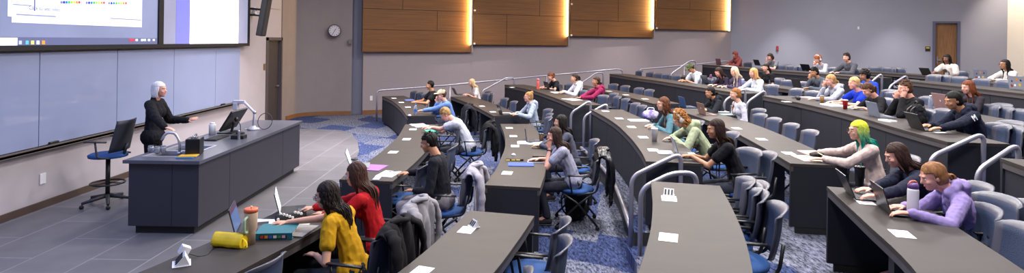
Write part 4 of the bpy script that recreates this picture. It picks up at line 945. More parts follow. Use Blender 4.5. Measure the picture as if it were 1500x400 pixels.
# ---- front rows
sit('1a', 487, .78, 'woman in a yellow t-shirt with long dark hair, reaching along the nearest desk', 'woman in yellow', along=.05, skin_='light', hair=('wavy', '211815'), top=('b98a14', 'short', .014), drop=.03, lean=.24,
    head=(.25, .22, 0), hands=('lap', ('desk', ('px', 400, 329, .785))), vox=VN, glasses='2a1c18', pants='23262e')
sit('1a', 522, .74, 'woman in a red long-sleeved top with brown hair, beside the woman in yellow', 'woman in red', skin_='light', hair=('long', '3d251d'), top=('a3141c', 'long'), lean=.2,
    head=(.1, .2, 0), hands=('desk', ('type', ('px', 452, 307, .79))), vox=VN, pants='22242c')
sit('1b', 629, .98, 'man in a black long-sleeved top and grey trousers, sitting sideways at the desk end', 'man in the long-sleeved black top', skin_='tan', hair=('short', '17120f'), top=('1c1c24', 'long', .010), female=False,
    lean=.10, head=(.05, .28, 0), hands=('lap', ('desk', ('px', 600, 253, .785))), vox=VN, pants='77727a', shoes='3a2f2a')
sit('1b', 658, .80, 'young man in pale grey t-shirt with fair hair, bent over his phone', 'fair-haired young man', skin_='rosy', hair=('short', '8a6a42', 'b08d5c'), top=('b3b6c2', 'short', .018), female=False,
    lean=.38, head=(.1, .75, 0), hands=(('type', ('px', 629, 186, .84)), ('type', ('px', 633, 187, .84))), vox=VM)
sit('1c', 647, .72, 'man in a beige cap and light blue shirt, cheek on his hand', 'man in the beige cap', skin_='rosy', hair=('short', '4a3527'), top=('5f7db5', 'long', .014), female=False, hat=('b9a88c',), glasses='15130f',
    lean=.22, head=(.15, .1, 0), hands=(('desk', ('px', 612, 164, .785)), 'chin'), vox=VM)
sit('1c', 629, .80, 'man in a black t-shirt with black hair sitting upright at the far desk', 'man in the black t-shirt', skin_='tan', hair=('short', '120f0e'), top=('15151a', 'short', .014), female=False, lean=.06, head=(0, .05, 0), hands=('desk', 'desk'), vox=VM)
sit('2c', 691, .62, 'woman with long blond hair in a white top at the far end, by the handrail', 'blonde in white', skin_='rosy', hair=('long', 'b99a70', 'd8bf98'), top=('cbc6c8', 'short'), lean=.2, head=(.1, .2, 0), hands=('type', 'type'), vox=VF)
sit('2c', 773, .72, 'woman in a pale grey-blue hoodie with a messy bun at the desk end', 'woman with the messy bun', skin_='rosy', hair=('bun', '8a6238', 'b08858'), top=('98a3b4', 'long'), hood=True, lean=.14, head=(.0, .0, 0), glasses='5a3a2a', hands=('desk', 'desk'), vox=VM)
sit('2b', 821, .70, dd_=3.45, label= 'woman in a grey t-shirt with long brown hair and a watch, hand at her chin', chairlab='woman in the grey t-shirt', skin_='rosy', hair=('long', '35241d'), top=('8f8fa3', 'short', .018), lean=.26, head=(.1, .12, 0), hands=('chin', 'desk'), vox=VN)
sit('2b', 822, .80, dd_=2.35, label= 'woman with long black hair partly hidden behind the woman in grey', chairlab='black-haired woman behind the one in grey', skin_='light', hair=('long', '17120f'), top=('4a4c5c', 'long'), lean=.2, head=(0, .05, 0), hands=('type', 'fold'), vox=VM)
sit('3c', 808, .70, 'woman in a black t-shirt with reddish brown hair, looking down at a laptop', 'woman in the black t-shirt by the pink bottle', skin_='rosy', hair=('ponytail', '7a4424', '5a3220'), top=('1a1a20', 'short'), lean=.3, head=(.1, .5, 0), hands=('desk', 'type'), vox=VM)
sit('3c', 841, .76, 'woman in a white hoodie with dark tied-back hair, middle of three', 'woman in the white hoodie', skin_='light', hair=('ponytail', '33241d'), top=('cfced8', 'long'), hood=True, lean=.16, head=(.15, .1, 0), hands=('type', 'type'), vox=VM)
sit('3c', 872, .86, 'person in a burgundy hoodie with dark hair, nearest of three in the row', 'person in the burgundy hoodie', skin_='tan', hair=('lowpony', '3a271f'), top=('86204a', 'long'), hood=True, lean=.12, head=(.2, .0, 0), hands=('desk', 'fold'), vox=VM)
sit('3b', 971, .62, 'woman in teal sleeves with long wavy auburn hair, farthest at the paper-cup desk', 'auburn-haired woman', skin_='fair', hair=('wavy', '6b3d26', '4a2a1c'), top=('4f7480', 'long'), lean=.24, head=(.15, .05, 0), glasses='6a4030', hands=('desk', 'desk'), vox=VM)
sit('3b', 1001, .66, 'woman with curly ginger hair and white headphones in a sage green hoodie', 'woman with white headphones', skin_='fair', hair=('curlylong', 'b0783c', '7e5028'), top=('99a284', 'long'), hood=True, headphones='d6ccc6', lean=.42, head=(.1, .65, 0), hands=('type', 'fold'), vox=VN)
sit('3b', 1049, .74, 'woman in a black t-shirt with long straight dark hair typing on a silver laptop', 'woman typing at the desk end', skin_='tan', hair=('long', '2a1a14'), top=('17171c', 'short', .014), lean=.26, head=(.15, .15, 0), hands=(('type', ('px', 1012, 228, .80)), 'type'), vox=VN)
sit('4b', 1041, .60, 'woman in a black hoodie with tied black hair behind a rose gold laptop', 'woman in the black hoodie', skin_='tan', hair=('lowpony', '120f0f'), top=('1f2129', 'long'), hood=True, lean=.28, head=(.05, .2, 0), hands=('fold', 'fold'), vox=VM)
sit('4b', 1076, .74, 'woman with a long light brown braid in a white top and dark vest', 'woman with the braid', skin_='fair', hair=('braid', '9a6538', '7a4c2a'), top=('bdbcc8', 'long'), lean=.14, head=(.0, .05, 0), hands=('lap', 'lap'), vox=VM)
sit('4b', 1256, .68, 'person with green and yellow hair in a cream cardigan at the desk end', 'green-haired person', skin_='fair', hair=('wavy', 'dyed'), top=('c4aea6', 'long', .018), lean=.20, head=(.05, .08, 0), glasses='3a2020',
    hands=(('desk', ('px', 1207, 233, .79)), ('desk', ('px', 1200, 223, .79))), vox=VN)
sit('4a', 1318, .56, 'woman with long dark brown hair and fringe in navy, typing on a black laptop', 'dark-haired woman in navy', skin_='rosy', hair=('long', '33201b'), top=('1f2235', 'long', .018), lean=.34, head=(.1, .4, 0), hands=(('type', ('px', 1280, 290, .80)), ('type', ('px', 1272, 279, .80))), vox=VN, shoes='b9aea6', sock=1)
sit('4a', 1373, .62, 'woman in a lilac hoodie with tied light brown hair typing beside the white flask', 'woman in the lilac hoodie', skin_='rosy', hair=('lowpony', '9a6c45', '7a5233'), top=('9080b4', 'long'), hood=True, lean=.36, drop=.05, head=(.05, .38, 0), hands=(('type', ('px', 1334, 312, .80)), ('type', ('px', 1326, 302, .80))), vox=VN)
# ---- far rows
sit('5c', 1014, .72, 'student in a camouflage cap and white t-shirt looking down', 'student in the camouflage cap', skin_='tan', hair=('short', '2a1c14'), top=('c9cfdc', 'short', .018), female=False, hat=('5d6a3a', '2f3a24'), lean=.3, head=(.1, .6, 0), hands=('type', 'type'), vox=VF)
sit('5c', 1054, .62, 'woman with long dark brown hair beside the platinum blonde, looking down', 'dark-haired woman beside the platinum blonde', skin_='rosy', hair=('long', '2e1b1b'), top=('2d2638', 'long'), lean=.3, head=(.1, .45, 0), hands=('type', 'desk'), vox=VF)
sit('5c', 1076, .76, 'woman with long platinum blond hair in a dark patterned sweatshirt', 'platinum blonde', skin_='fair', hair=('long', 'cdb792', 'e6d6b8'), top=('453c55', 'long'), lean=.2, head=(.05, .25, 0), hands=('type', 'desk'), vox=VF)
sit('5c', 1103, .74, 'woman with strawberry blond hair in a white sweater at the desk end', 'strawberry blonde', skin_='rosy', hair=('long', 'b98448', 'd8b078'), top=('c3c9d8', 'long', .02), lean=.18, head=(.05, .1, 0), hands=('desk', 'desk'), vox=VF)
sit('6c', 1121, .78, 'woman in a black t-shirt with dark tied hair, one row behind the strawberry blonde', 'woman in black behind the blondes', skin_='rosy', hair=('lowpony', '1b1412'), top=('17171b', 'short'), lean=.08, head=(.1, .1, 0), hands=('lap', 'lap'), vox=VF)
sit('6c', 1194, .72, 'bearded man in a grey jacket leaning his chin on his hand', 'bearded man', skin_='tan', hair=('messy', '16120f'), top=('4f5560', 'long', .02), female=False, lean=.3, head=(.1, .25, 0), hands=('desk', 'chin'), vox=VF)
sit('5b', 1217, .84, 'woman in a light grey hoodie with a blond ponytail, hand over her mouth', 'woman in the light grey hoodie', skin_='rosy', hair=('lowpony', '9a7044', 'bd9460'), top=('a3a6b3', 'long'), hood=True, lean=.24, head=(.0, .2, 0), hands=('desk', 'face'), vox=VM)
sit('5b', 1251, .80, 'woman in a bright blue t-shirt with blond tied hair', 'woman in bright blue', skin_='rosy', hair=('lowpony', 'b08d5a', 'd0b07c'), top=('1432b4', 'short', .018), lean=.24, head=(.1, .15, 0), hands=('desk', 'desk'), vox=VM)
sit('5b', 1274, .66, 'woman in black with brown hair bent over her notes beside the one in blue', 'woman bent over her notes', skin_='rosy', hair=('lowpony', '5a3a26', '3d271b'), top=('1a1a1f', 'elbow'), lean=.34, head=(.2, .6, 0), hands=('desk', 'desk'), vox=VM)
BOY = sit('5b', 1326, .70, 'boy with tousled brown hair in a black shirt, both hands at his face', 'boy with tousled hair', skin_='rosy', hair=('messy', '5a3b28', '3c271c'), top=('18181c', 'long', .016), female=False, lean=.24, head=(.15, .1, 0), hands=('face', 'chin'), vox=VM)
NAVY = sit('5b', 1401, .68, 'man in a navy hoodie with white letters on the sleeve, typing', 'man in the navy hoodie', skin_='tan', hair=('buzz', '100e0e'), top=('191e30', 'long'), female=False, hood=True, lean=.38, head=(.1, .3, 0), hands=(('type', ('px', 1374, 190, .80)), ('type', ('px', 1364, 183, .80))), vox=VN)
CUR = sit('6b', 1267, .62, 'person with curly black hair in a bright blue and magenta jacket', 'curly-haired person in blue', skin_='tan', hair=('curly', '191414'), top=('1f3fae', 'long', .02), female=False, lean=.2, head=(.1, .3, 0), hands=('desk', 'desk'), vox=VF)
sit('6b', 1418, .74, 'woman with straight auburn hair seated behind the man in the navy hoodie', 'auburn-haired woman at the rose gold laptop desk', skin_='rosy', hair=('long', '7a4024', '5a2d1a'), top=('2a2630', 'long'), lean=.2, head=(.1, .2, 0), hands=('type', 'type'), vox=VM)
sit('7c', 1077, .78, 'person in a dusty red hijab at the far end of the high desk', 'hijab wearer', skin_='tan', hair=('hijab', '7a3c3a'), top=('733a39', 'long', .024), lean=.2, head=(.1, .15, 0), hands=('type', 'fold'), vox=VF)
sit('7c', 1129, .76, 'person with dark hair hiding face in one hand, below the red fire alarm', 'person hiding their face', skin_='rosy', hair=('bob', '2d221c'), top=('62666f', 'short'), lean=.25, head=(.1, .45, 0), hands=('desk', 'face'), vox=VF)
sit('7c', 1199, .76, 'person with curly ginger hair and white headphones in a black and white top', 'ginger person with headphones', skin_='rosy', hair=('curly', '7a3d1e', '9a5428'), top=('a5a4b0', 'long', .02), headphones='c9c6cc', lean=.3, head=(.1, .4, 0), hands=('desk', 'chin'), vox=VF)
sit('7c', 1240, .80, 'boy with a dark fringe in a grey jacket, right end of the high desk', 'boy with the dark fringe', skin_='rosy', hair=('messy', '33221c'), top=('4a4b54', 'long', .02), female=False, lean=.2, head=(.1, .1, 0), hands=('desk', 'desk'), vox=VF)
DOORP = sit('8c', 1386, .80, 'person with long black hair in a white printed t-shirt before the wooden door', 'person before the door', skin_='brown', hair=('wavy', '14100f'), top=('cfc8c4', 'short', .02), female=False, lean=.1, head=(.3, .15, 0), hands=('lap', 'desk'), vox=VF)
sit('8b', 1471, .75, 'woman with wavy black hair and glasses in a cream sweater, far right back row', 'woman in the cream sweater', skin_='tan', hair=('wavy', '14100f'), top=('d3cfcb', 'long', .02), lean=.24, head=(.05, .0, 0), glasses='1a1412', hands=('desk', 'fold'), vox=VF)
# lettering on clothes
def sleeve_text(inf, s, size, name):
    side, S, E_, W, hd, pn, curl = inf['arms'][0]                    # the arm on the camera side
    t = inf['t']; out = inf['Rw'] @ V((-1, 0, 0)); ax = (S - E_).normalized(); out = (out + V((0, .1, .15))); out = (out - ax * out.dot(ax)).normalized(); rt = ax.cross(out).normalized()
    c_ = S.lerp(E_, .42) + out * .080; mx = Matrix(((ax.x, -rt.x, out.x, c_.x), (ax.y, -rt.y, out.y, c_.y), (ax.z, -rt.z, out.z, c_.z), (0, 0, 0, 1)))
    return text(s, size, mWHT, mx, t, name, ext=.004)
sleeve_text(NAVY, 'M', .10, 'sleeve_letter')
for inf, col, nm_, sz in ((BOY, '9a2020', 'chest_logo', (.05, .012, .025)), (DOORP, '2a2424', 'chest_print', (.07, .012, .04))):
    c_ = inf['C'] + inf['cur'] @ V((0, .135 if inf is BOY else .14, -.02)); bm = NB(); ell(bm, c_, sz, None, 12, 8); obj(nm_, bm, M('print_' + col, col, .8, var=.3, scale=60), inf['t'])

inf = PEOPLE['woman in the grey t-shirt']
for k, (side, S, E_, W, hd, pn, curl) in enumerate(inf['arms'][:1]):
    bm = NB(); d_ = (W - E_).normalized(); c_ = W - d_ * .025; a_ = d_.orthogonal().normalized(); b_ = d_.cross(a_); tube(bm, [c_ + (a_ * math.cos(q * PI / 8) + b_ * math.sin(q * PI / 8)) * .028 for q in range(17)], .007, 6); obj('wrist_watch', bm, mBLK, inf['t'])
# ------------------------------------------------------------------ things on the desks
def near(key, p):
    s = ROWS[key]; b = min((((s.at(i * s.len / 100)[0]) - V((p[0], p[1], 0))).length, i * s.len / 100) for i in range(101)); n = s.at(b[1])[1]; return math.atan2(n.x, -n.y)
def spot(key, x, y, dz=0.): p = G(x, y, ROWS[key].z + .75); p.z += dz; return p
mSCR = M('laptop_glass', '14151c', .15)
def laptop(key, x, y, label, col='6f7178', lit=None, tilt=.30, rz=0., size=1., logo=None):
    p = spot(key, x, y, .001); t = thing('laptop', label, 'laptop', p, near(key, p) + rz, 'open laptops'); w, d, h = .155 * size, .215 * size, .20 * size
    m = M('laptop_' + col, col, .35, metal=.5 if col > '5' else .1)
    bm = NB(); box(bm, (-w, -d, 0), (w, 0, .014)); obj('laptop_base', bm, m, t, bevel=.004)
    bm = NB(); box(bm, (-w * .86, -d * .62, .014), (w * .86, -d * .14, .0155)); obj('keyboard', bm, M('keys', '1d1d22', .6), t)
    bm = NB(); box(bm, (-w * .3, -d * .95, .014), (w * .3, -d * .68, .0148)); obj('touchpad', bm, M('pad_' + col, '4a4b52' if col < '5' else '8b8d94', .4), t)
    mx = Matrix.Translation((0, .002, .012)) @ Matrix.Rotation(-tilt, 4, 'X')
    bm = NB(); box(bm, (-w, -.004, 0), (w, .004, h), mx=mx); l = obj('lid', bm, m, t, bevel=.0015)
    bm = NB(); box(bm, (-w * .95, -.0052, h * .06), (w * .95, -.0042, h * .96), mx=mx); sc_ = obj('screen', bm, mSCR if lit is None else M('lit_' + lit, lit, .4, emit=.9, var=.0), l)
    if lit == 'e6ecf6':
        for k in range(8):
            for xx in (-.45, .3): bm = NB(); box(bm, (w * (xx - .25), -.0056, h * (.75 - .08 * k)), (w * (xx + .3 - .1 * (k % 3)), -.0053, h * (.78 - .08 * k)), mx=mx); obj('text_line', bm, M('ink_blue', '5c6688', .6), sc_)
        bm = NB(); box(bm, (-w * .8, -.0056, h * .84), (-w * .1, -.0053, h * .92), mx=mx); obj('text_line', bm, M('ink_head', '2a4f9a', .6), sc_)
    if lit == '3a4f74':
        bm = NB(); box(bm, (-w * .95, -.0056, h * .78), (w * .95, -.0053, h * .96), mx=mx); obj('screen_band', bm, M('lit_band', '4a2a44', .4, emit=.4), sc_)
    if logo == 'dot': bm = NB(); lathe(bm, [(.014, 0), (.014, .001)], 12, mx @ Matrix.Translation((0, .0042, h * .55)) @ Matrix.Rotation(-PI / 2, 4, 'X')); obj('lid_emblem', bm, mALU if col < '5' else mWHT, l)
    if logo == 'Y': text('y', .035, mALU, mx @ Matrix.Translation((0, .0042, h * .45)) @ Matrix.Rotation(-PI / 2, 4, 'X') @ Matrix.Rotation(PI, 4, 'Y') @ Matrix.Rotation(PI, 4, 'Z') @ Matrix.Rotation(PI, 4, 'Z'), l, 'lid_emblem')
    if logo == 'stickers':
        for k, (a, b, c_) in enumerate(((-.6, .7, '2a2a33'), (-.1, .75, 'b5722a'), (.5, .6, '33415c'), (-.4, .35, 'c9a23a'), (.2, .3, 'e8e8ee'), (.6, .25, '8a2a2a'))):
            bm = NB(); lathe(bm, [(.020 + .006 * (k % 2), 0), (.020 + .006 * (k % 2), .001)], 9 + k, mx @ Matrix.Translation((w * a, .0042, h * b)) @ Matrix.Rotation(-PI / 2, 4, 'X')); obj('sticker', bm, M('sticker_' + c_, c_, .5), l)
    return t
laptop('1a', 349, 338, 'open laptop with a dark blue lit screen behind the tall tumbler', '26262c', '3a4f74', tilt=.25, rz=.55)
laptop('1a', 411, 312, 'open laptop showing a white document, between the tumbler and woman in red', '2e2f36', 'e6ecf6', tilt=.25, rz=.55)
laptop('1b', 515, 244, 'open silver laptop beside the paper coffee cup and purple folder', '9a9ca4', 'c9cfdc', tilt=.35, rz=.3)
laptop('2b', 771, 207, 'dark blue laptop open on white notebook pages beside the coffee cup', '2a3350', tilt=.12)
laptop('2c', 668, 139, 'dark laptop open in front of the blonde in white', '35363e', tilt=.45)
laptop('2c', 734, 168, 'dark laptop open in front of the woman with the messy bun', '23262f', tilt=.35)
laptop('3c', 802, 131, 'black laptop open in front of the woman in the black t-shirt by the pink bottle', '2b2d35', tilt=.30)
laptop('3c', 823, 136, 'grey laptop open in front of the woman in the white hoodie', '5f6470', tilt=.20)
laptop('3b', 992, 228, 'silver laptop used by the woman typing at the paper-cup desk end', '8f939d', tilt=.28)
laptop('4b', 1001, 157, 'blue laptop open to the left of the rose gold one, no user in view', '3a5580', tilt=.25)
laptop('4b', 1029, 168, 'rose gold laptop used by the woman in the black hoodie', 'a07f72', tilt=.25, logo='dot')
laptop('4a', 1246, 287, 'black laptop with open lid used by the dark-haired woman in navy', '1c1c22', tilt=.40)
laptop('4a', 1296, 309, 'black laptop with a small emblem used by the woman in the lilac hoodie', '26262c', tilt=.30, logo='Y')
laptop('5b', 1281, 171, 'pale grey laptop open between the note writer and the boy', '8a93a8', tilt=.25)
laptop('5b', 1344, 190, 'black laptop the man in the navy hoodie types on', '17181d', tilt=.40)
laptop('6b', 1381, 161, 'large rose gold laptop behind the man in the navy hoodie', 'b08a8a', tilt=.25, logo='dot', size=1.25)
laptop('8b', 1437, 119, 'silver laptop with stickers in front of the woman in the cream sweater', '8d93a8', tilt=.12, logo='stickers', size=1.2)
laptop('7b', 1491, 132, 'sticker-covered silver laptop cut by the right edge of the photo', '9aa0ae', tilt=.2, logo='stickers', size=1.15)
laptop('8c', 1358, 110.5, 'black laptop open in front of the person before the door', '1e1f25', tilt=.5)
laptop('7c', 1053, 95, 'dull pink laptop open left of the hijab wearer', '7d5560', tilt=.2)
laptop('7c', 1110, 96, 'black laptop open in front of the person hiding their face', '1d1e24', tilt=.4)
laptop('7c', 1182, 104, 'black laptop open in front of the ginger person with headphones', '1b1b21', tilt=.5)
laptop('6c', 1168, 128, 'dark laptop open in front of the bearded man', '2a2a30', tilt=.3)
laptop('5c', 1034, 122, 'grey folding laptop behind the tall white bottle', '4d5058', tilt=.35)
laptop('5c', 1058, 125, 'black laptop open in front of the platinum blonde', '1c1d23', tilt=.35)
# --- bottles and cups
def bottle(key, x, y, prof, mat, label, cat, name, lid=None, lidprof=None, extra=None):
    p = spot(key, x, y, .001); t = thing(name, label, cat, p)
    bm = NB(); lathe(bm, prof, 20); obj('cup_body' if 'cup' in name or 'tumbler' in name else 'bottle_body', bm, mat, t, smooth=True)
    if lidprof: bm = NB(); lathe(bm, lidprof, 20); obj('lid', bm, lid, t, smooth=True)
    return t
b = bottle('1a', 367, 357, [(.034, 0), (.034, .09), (.046, .12), (.049, .235), (.047, .24)], M('tumbler_tan', 'bfa78f', .45), 'tall tan tumbler with orange lid and side handle on the nearest desk', 'tumbler', 'handled_tumbler', M('tumbler_orange', 'd2603a', .4), [(.050, .238), (.051, .262), (.044, .266)])
bm = NB(); tube(bm, [(.046, 0, .21), (.085, 0, .205), (.085, 0, .10), (.044, 0, .10)], .010, round_=.02); o = obj('handle', bm, M('tumbler_green', '9fb894', .45), b, smooth=True)
b.rotation_euler.z = -1.7
bm = NB(); tube(bm, [(.01, .01, .26), (.014, .012, .285)], .006); obj('straw', bm, M('straw', 'e0d2b0', .5), b)
b = bottle('4a', 1337, 317, [(.036, 0), (.038, .01), (.038, .195), (.034, .21)], M('flask_white', 'cfccd4', .35), 'white steel flask with purple lid beside the lilac hoodie sleeve', 'flask', 'steel_flask', M('flask_purple', '6a4a86', .45), [(.035, .208), (.036, .235), (.028, .25), (.012, .253)])
bm = NB(); tube(bm, [(-.03, 0, .235), (-.02, 0, .262), (.02, 0, .262), (.03, 0, .235)], .008, round_=.02); obj('carry_loop', bm, M('flask_orange', 'd2705a', .5), b, smooth=True)
bm = NB(); cbox(bm, (0, -.0385, .045), (.006, .002, .03)); obj('flask_mark', bm, mDGR, b)
CUPP = [(.028, 0), (.040, .105), (.042, .108)]
bottle('1b', 519, 247, CUPP, M('cup_paper', 'd5d3d6', .5), 'white paper coffee cup with black lid next to the purple folder', 'cup', 'paper_cup', mBLK, [(.044, .106), (.044, .116), (.036, .122), (.034, .118)])
bottle('2b', 793, 207, CUPP, M('cup_brown', '8a6a4a', .5), 'brown and blue paper coffee cup by the white notebook pages', 'cup', 'paper_cup', mBLK, [(.044, .106), (.044, .116), (.036, .122), (.034, .118)])
b = bottle('3b', 958.5, 207, [(.030, 0), (.045, .155), (.046, .158)], M('cup_white', 'cfcdd0', .5, var=.06, scale=60), 'tall white patterned cup with a blue straw beside the woman with headphones', 'cup', 'tall_cup', M('cup_clear', 'dcdfe6', .2), [(.047, .156), (.047, .165), (.03, .175)])
bm = NB(); tube(bm, [(0, 0, .17), (.006, .004, .235)], .004); obj('straw', bm, M('straw_blue', '3f9ac0', .4), b)
BOT = [(.030, 0), (.033, .01), (.033, .14), (.028, .165), (.014, .19), (.013, .205)]; CAPP = [(.015, .20), (.015, .222)]
mCLR = M('clear_plastic', 'c3cfe8', .12, trans=.75)
b = bottle('1c', 608.5, 168, BOT, mCLR, 'clear water bottle with blue cap near the man in the beige cap', 'bottle', 'water_bottle', M('cap_blue', '2a52a8', .4), CAPP)
bm = NB(); lathe(bm, [(.0336, .06), (.0336, .11)], 20, cap=False); obj('wrapper', bm, M('wrap_blue', '2f62b8', .5), b)
bottle('1c', 600, 170, [(.03, 0), (.034, .012), (.02, .03), (.006, .032)], M('napkin', 'c9ccd8', .8, bump=.5, bscale=60), 'crumpled white tissue on the desk left of the water bottle', 'tissue', 'crumpled_tissue')
b = bottle('3c', 788, 131, [(.034, 0), (.036, .01), (.036, .12), (.030, .17), (.024, .19)], M('pink_b', 'c8405e', .35, col2='c8743a', scale=3), 'pink and orange bottle on the desk of three students', 'bottle', 'drink_bottle', M('pink_l', 'e07088', .4), [(.026, .188), (.028, .235), (.016, .24)])
b.scale = (1.2, 1.2, 1.2)
bottle('5c', 1020, 123, [(.038, 0), (.040, .01), (.040, .21), (.03, .23)], M('white_b', 'cfd2dc', .3), 'tall white bottle in front of the student in the camouflage cap', 'bottle', 'steel_bottle', mWPL, [(.031, .228), (.031, .262), (.012, .27)])
bottle('5c', 1041, 122, [(.036, 0), (.036, .17), (.026, .19)], M('purple_b', '5c2c56', .3), 'purple bottle between the camouflage cap and the dark-haired woman', 'bottle', 'steel_bottle', M('purple_l', '7a4470', .4), [(.027, .188), (.027, .215), (.012, .22)])
bottle('5c', 1088, 130, [(.032, 0), (.036, .16), (.034, .19)], M('lilac_b', 'a4a6d8', .15, trans=.5), 'pale lilac see-through bottle before the strawberry blonde', 'bottle', 'drink_bottle', M('lilac_l', 'b0b2dc', .4), [(.036, .188), (.030, .215), (.01, .22)])
bottle('5b', 1238, 160, [(.028, 0), (.040, .13), (.041, .135)], M('cup_red', 'a3161e', .4), 'red and white soft drink cup beside the woman in bright blue', 'cup', 'paper_cup', mWPL, [(.043, .134), (.043, .144), (.03, .148)])
bottle('5b', 1204, 151, [(.026, 0), (.036, .10), (.037, .11)], M('iced', 'b58a4a', .2), 'plastic cup of iced coffee before the woman in the light grey hoodie', 'cup', 'plastic_cup', mCLR, [(.038, .11), (.030, .135), (.01, .14)])
bottle('6b', 1363, 160, BOT, mCLR, 'clear water bottle left of the large rose gold laptop', 'bottle', 'water_bottle', mWPL, CAPP)
b = bottle('4a', 1259, 273, [(.032, 0), (.042, .15), (.045, .165)], M('tumbler_black', '131417', .35), 'black tumbler at the far end of the white-flask desk, below the green-haired person', 'tumbler', 'steel_tumbler', mBLKS, [(.047, .163), (.047, .18), (.02, .185)])
# --- papers, folders, books
def slab(key, x, y, w, d, h, mat, name, label, cat, rz=0., dz=0., group=None, bev=0.):
    p = spot(key, x, y, .0008 + dz); bm = NB(); box(bm, (-w / 2, -d / 2, 0), (w / 2, d / 2, h)); o = obj(name, bm, mat, bevel=bev)
    o.location = p; o.rotation_euler = (0, 0, near(key, p) + rz); return tag(o, label, cat, group)
def col(c, r=.6, **k): return M('item_' + c, c, r, **k)
CARDS = {'1b': [(576, 223), (595.6, 204), (605, 189.5)], '1c': [(577, 144), (588, 150), (597.6, 157)], '2a': [(684, 337), (617, 398)], '2b': [(746, 187.5), (752, 199.5), (754.6, 214), (743, 253.5)], '2c': [(706, 155.6), (722, 164)],
 '3a': [(980, 291), (979, 348)], '3b': [(887, 163), (907, 173.5), (925, 186), (942, 201), (957, 220)], '4c': [(892, 133.6), (917, 139), (945, 145)], '4b': [(1079, 188), (1115.5, 204), (1155, 224.5)], '4a': [(1267, 296), (1321, 343)], '6b': [(1477, 182)], '5b': [(1152, 149), (1373, 193)], '3c': [(750, 128)]}
for key, lst in CARDS.items():
    lst = sorted(lst, key=lambda q: q[1])
    for i, (x, y) in enumerate(lst): slab(key, x, y, .17, .12, .0012, mWHT, 'notice_card', ordlab(i, len(lst), 'white card', key), 'card', group='white cards laid along the desks')
# pop-up power outlets standing on two of the cards, and by the left edge
def outlet(x, y, key, label, rz, slots=3):
    p = spot(key, x, y, .002); t = thing('power_outlet', label, 'outlet', p, rz, 'pop-up power outlets')
    bm = NB(); prism(bm, [(0, -.045), (.075, -.045), (.075, .045), (0, .045)], 0, .003); obj('cover_plate', bm, mWPL, t)
    bm = NB(); a = [bm.verts.new(q) for q in ((0.01, -.04, .003), (.07, -.04, .003), (.05, -.04, .055), (0.01, .04, .003), (.07, .04, .003), (.05, .04, .055))]
    for f in ((0, 1, 2), (5, 4, 3), (0, 2, 5, 3), (1, 4, 5, 2), (0, 3, 4, 1)): bm.faces.new([a[i] for i in f])
    h = obj('outlet_housing', bm, mWPL, t)
    for k in range(slots):
        yy = -.026 + .026 * k; bm = NB(); mx = Matrix(((.61, 0, -.79, .028), (0, 1, 0, yy), (.79, 0, .61, .029), (0, 0, 0, 1))); cbox(bm, (0.0, 0, .0015), (.045, .012, .004), mx=mx); obj('socket', bm, mBLK, h)
    return t
outlet(688, 333, '2a', 'raised power outlet with dark slots on the bare bottom-centre desk', .5)
outlet(979, 288, '3a', 'raised power outlet on the empty bottom-right-centre desk', 1.2)
p = spot('1a', 252, 387, .002); ol = outlet(252, 389, '1a', 'raised power outlet with a charger plugged in, at the bottom left', .5); ol.scale = (1.5, 1.5, 1.3)
t = thing('charger_plug', 'white cube charger with black cable plugged in beside the yellow pouch', 'charger', spot('1a', 266, 380, .03), .6)
bm = NB(); cbox(bm, (0, 0, .035), (.062, .062, .062), mx=Matrix.Rotation(.5, 4, 'Y')); obj('charger_body', bm, mWPL, t, bevel=.006)
cp = [V((0, 0, .03)), V((.05, .02, .0)), V((.09, .06, -.028)), V((.13, .09, -.028)), V((.12, .20, -.028)), V((.16, .30, -.028)), V((.20, .33, -.028))]
bm = NB(); tube(bm, [Matrix.Rotation(-.6, 3, 'Z') @ q for q in catmull(cp, 6)], .0035, 6); obj('cable', bm, mBLK, t, smooth=True)
# yellow pouch
t = thing('zip_pouch', 'bright yellow zip pouch lying on the nearest desk', 'pouch', spot('1a', 336, 361, .001), -.15)
bm = NB(); cap(bm, (-.10, 0, .046), (.10, 0, .046), .052, .052, 14); me = remesh(bm, .006, 4, .0025, 9)
for v in me.vertices: v.co.x = max(-.115, min(.115, v.co.x)); v.co.z = max(0, v.co.z * 1.05 - .0); v.co.y *= 1.3 - v.co.z * 7
fill('pouch_body', me, M('pouch_yellow', 'd9b800', .55, var=.08, scale=12), t)
bm = NB(); tube(bm, [(-.11, 0, .102), (0, .0, .101), (.11, 0, .102)], .004, 6); obj('zip', bm, M('zip_y', '8f7a10', .5), t)
bm = NB(); tube(bm, [(.11, -.01, .07), (.15, -.02, .05), (.16, -.03, .01), (.14, -.04, .004), (.12, -.02, .05)], .007, 6, flat=.4, round_=.02); obj('wrist_strap', bm, M('pouch_yellow', 'd9b800'), t)
# teal binder with colourful spine label
t = thing('ring_binder', 'teal ring binder with a colourful spine label, lying beside the tumbler', 'binder', spot('1a', 400, 352, .001), .12)
bm = NB(); box(bm, (-.14, 0, 0), (.14, .25, .004)); box(bm, (-.14, 0, .046), (.14, .25, .05)); box(bm, (-.14, 0, 0), (.14, .004, .05)); obj('cover', bm, M('binder_teal', '0f6470', .5), t)
bm = NB(); box(bm, (-.125, .012, .005), (.125, .24, .044)); obj('page_stack', bm, mWHT, t)
bm = NB(); box(bm, (-.10, -.002, .012), (.10, 0, .038)); lb = obj('spine_label', bm, M('label_dark', '1b2233', .5), t)
for k, c_ in enumerate(('c23a2a', 'd98a2a', '2a6ad0', 'e0e0e6', '3a8a4a', 'd0a0b0')): bm = NB(); box(bm, (-.095 + k * .032, -.0035, .015), (-.07 + k * .032, -.002, .035)); obj('label_picture', bm, col(c_), lb)
slab('1a', 432, 331, .30, .22, .006, col('b9c3b4'), 'notebook', 'pale green notebook under the arm of the woman in yellow', 'notebook', .3)
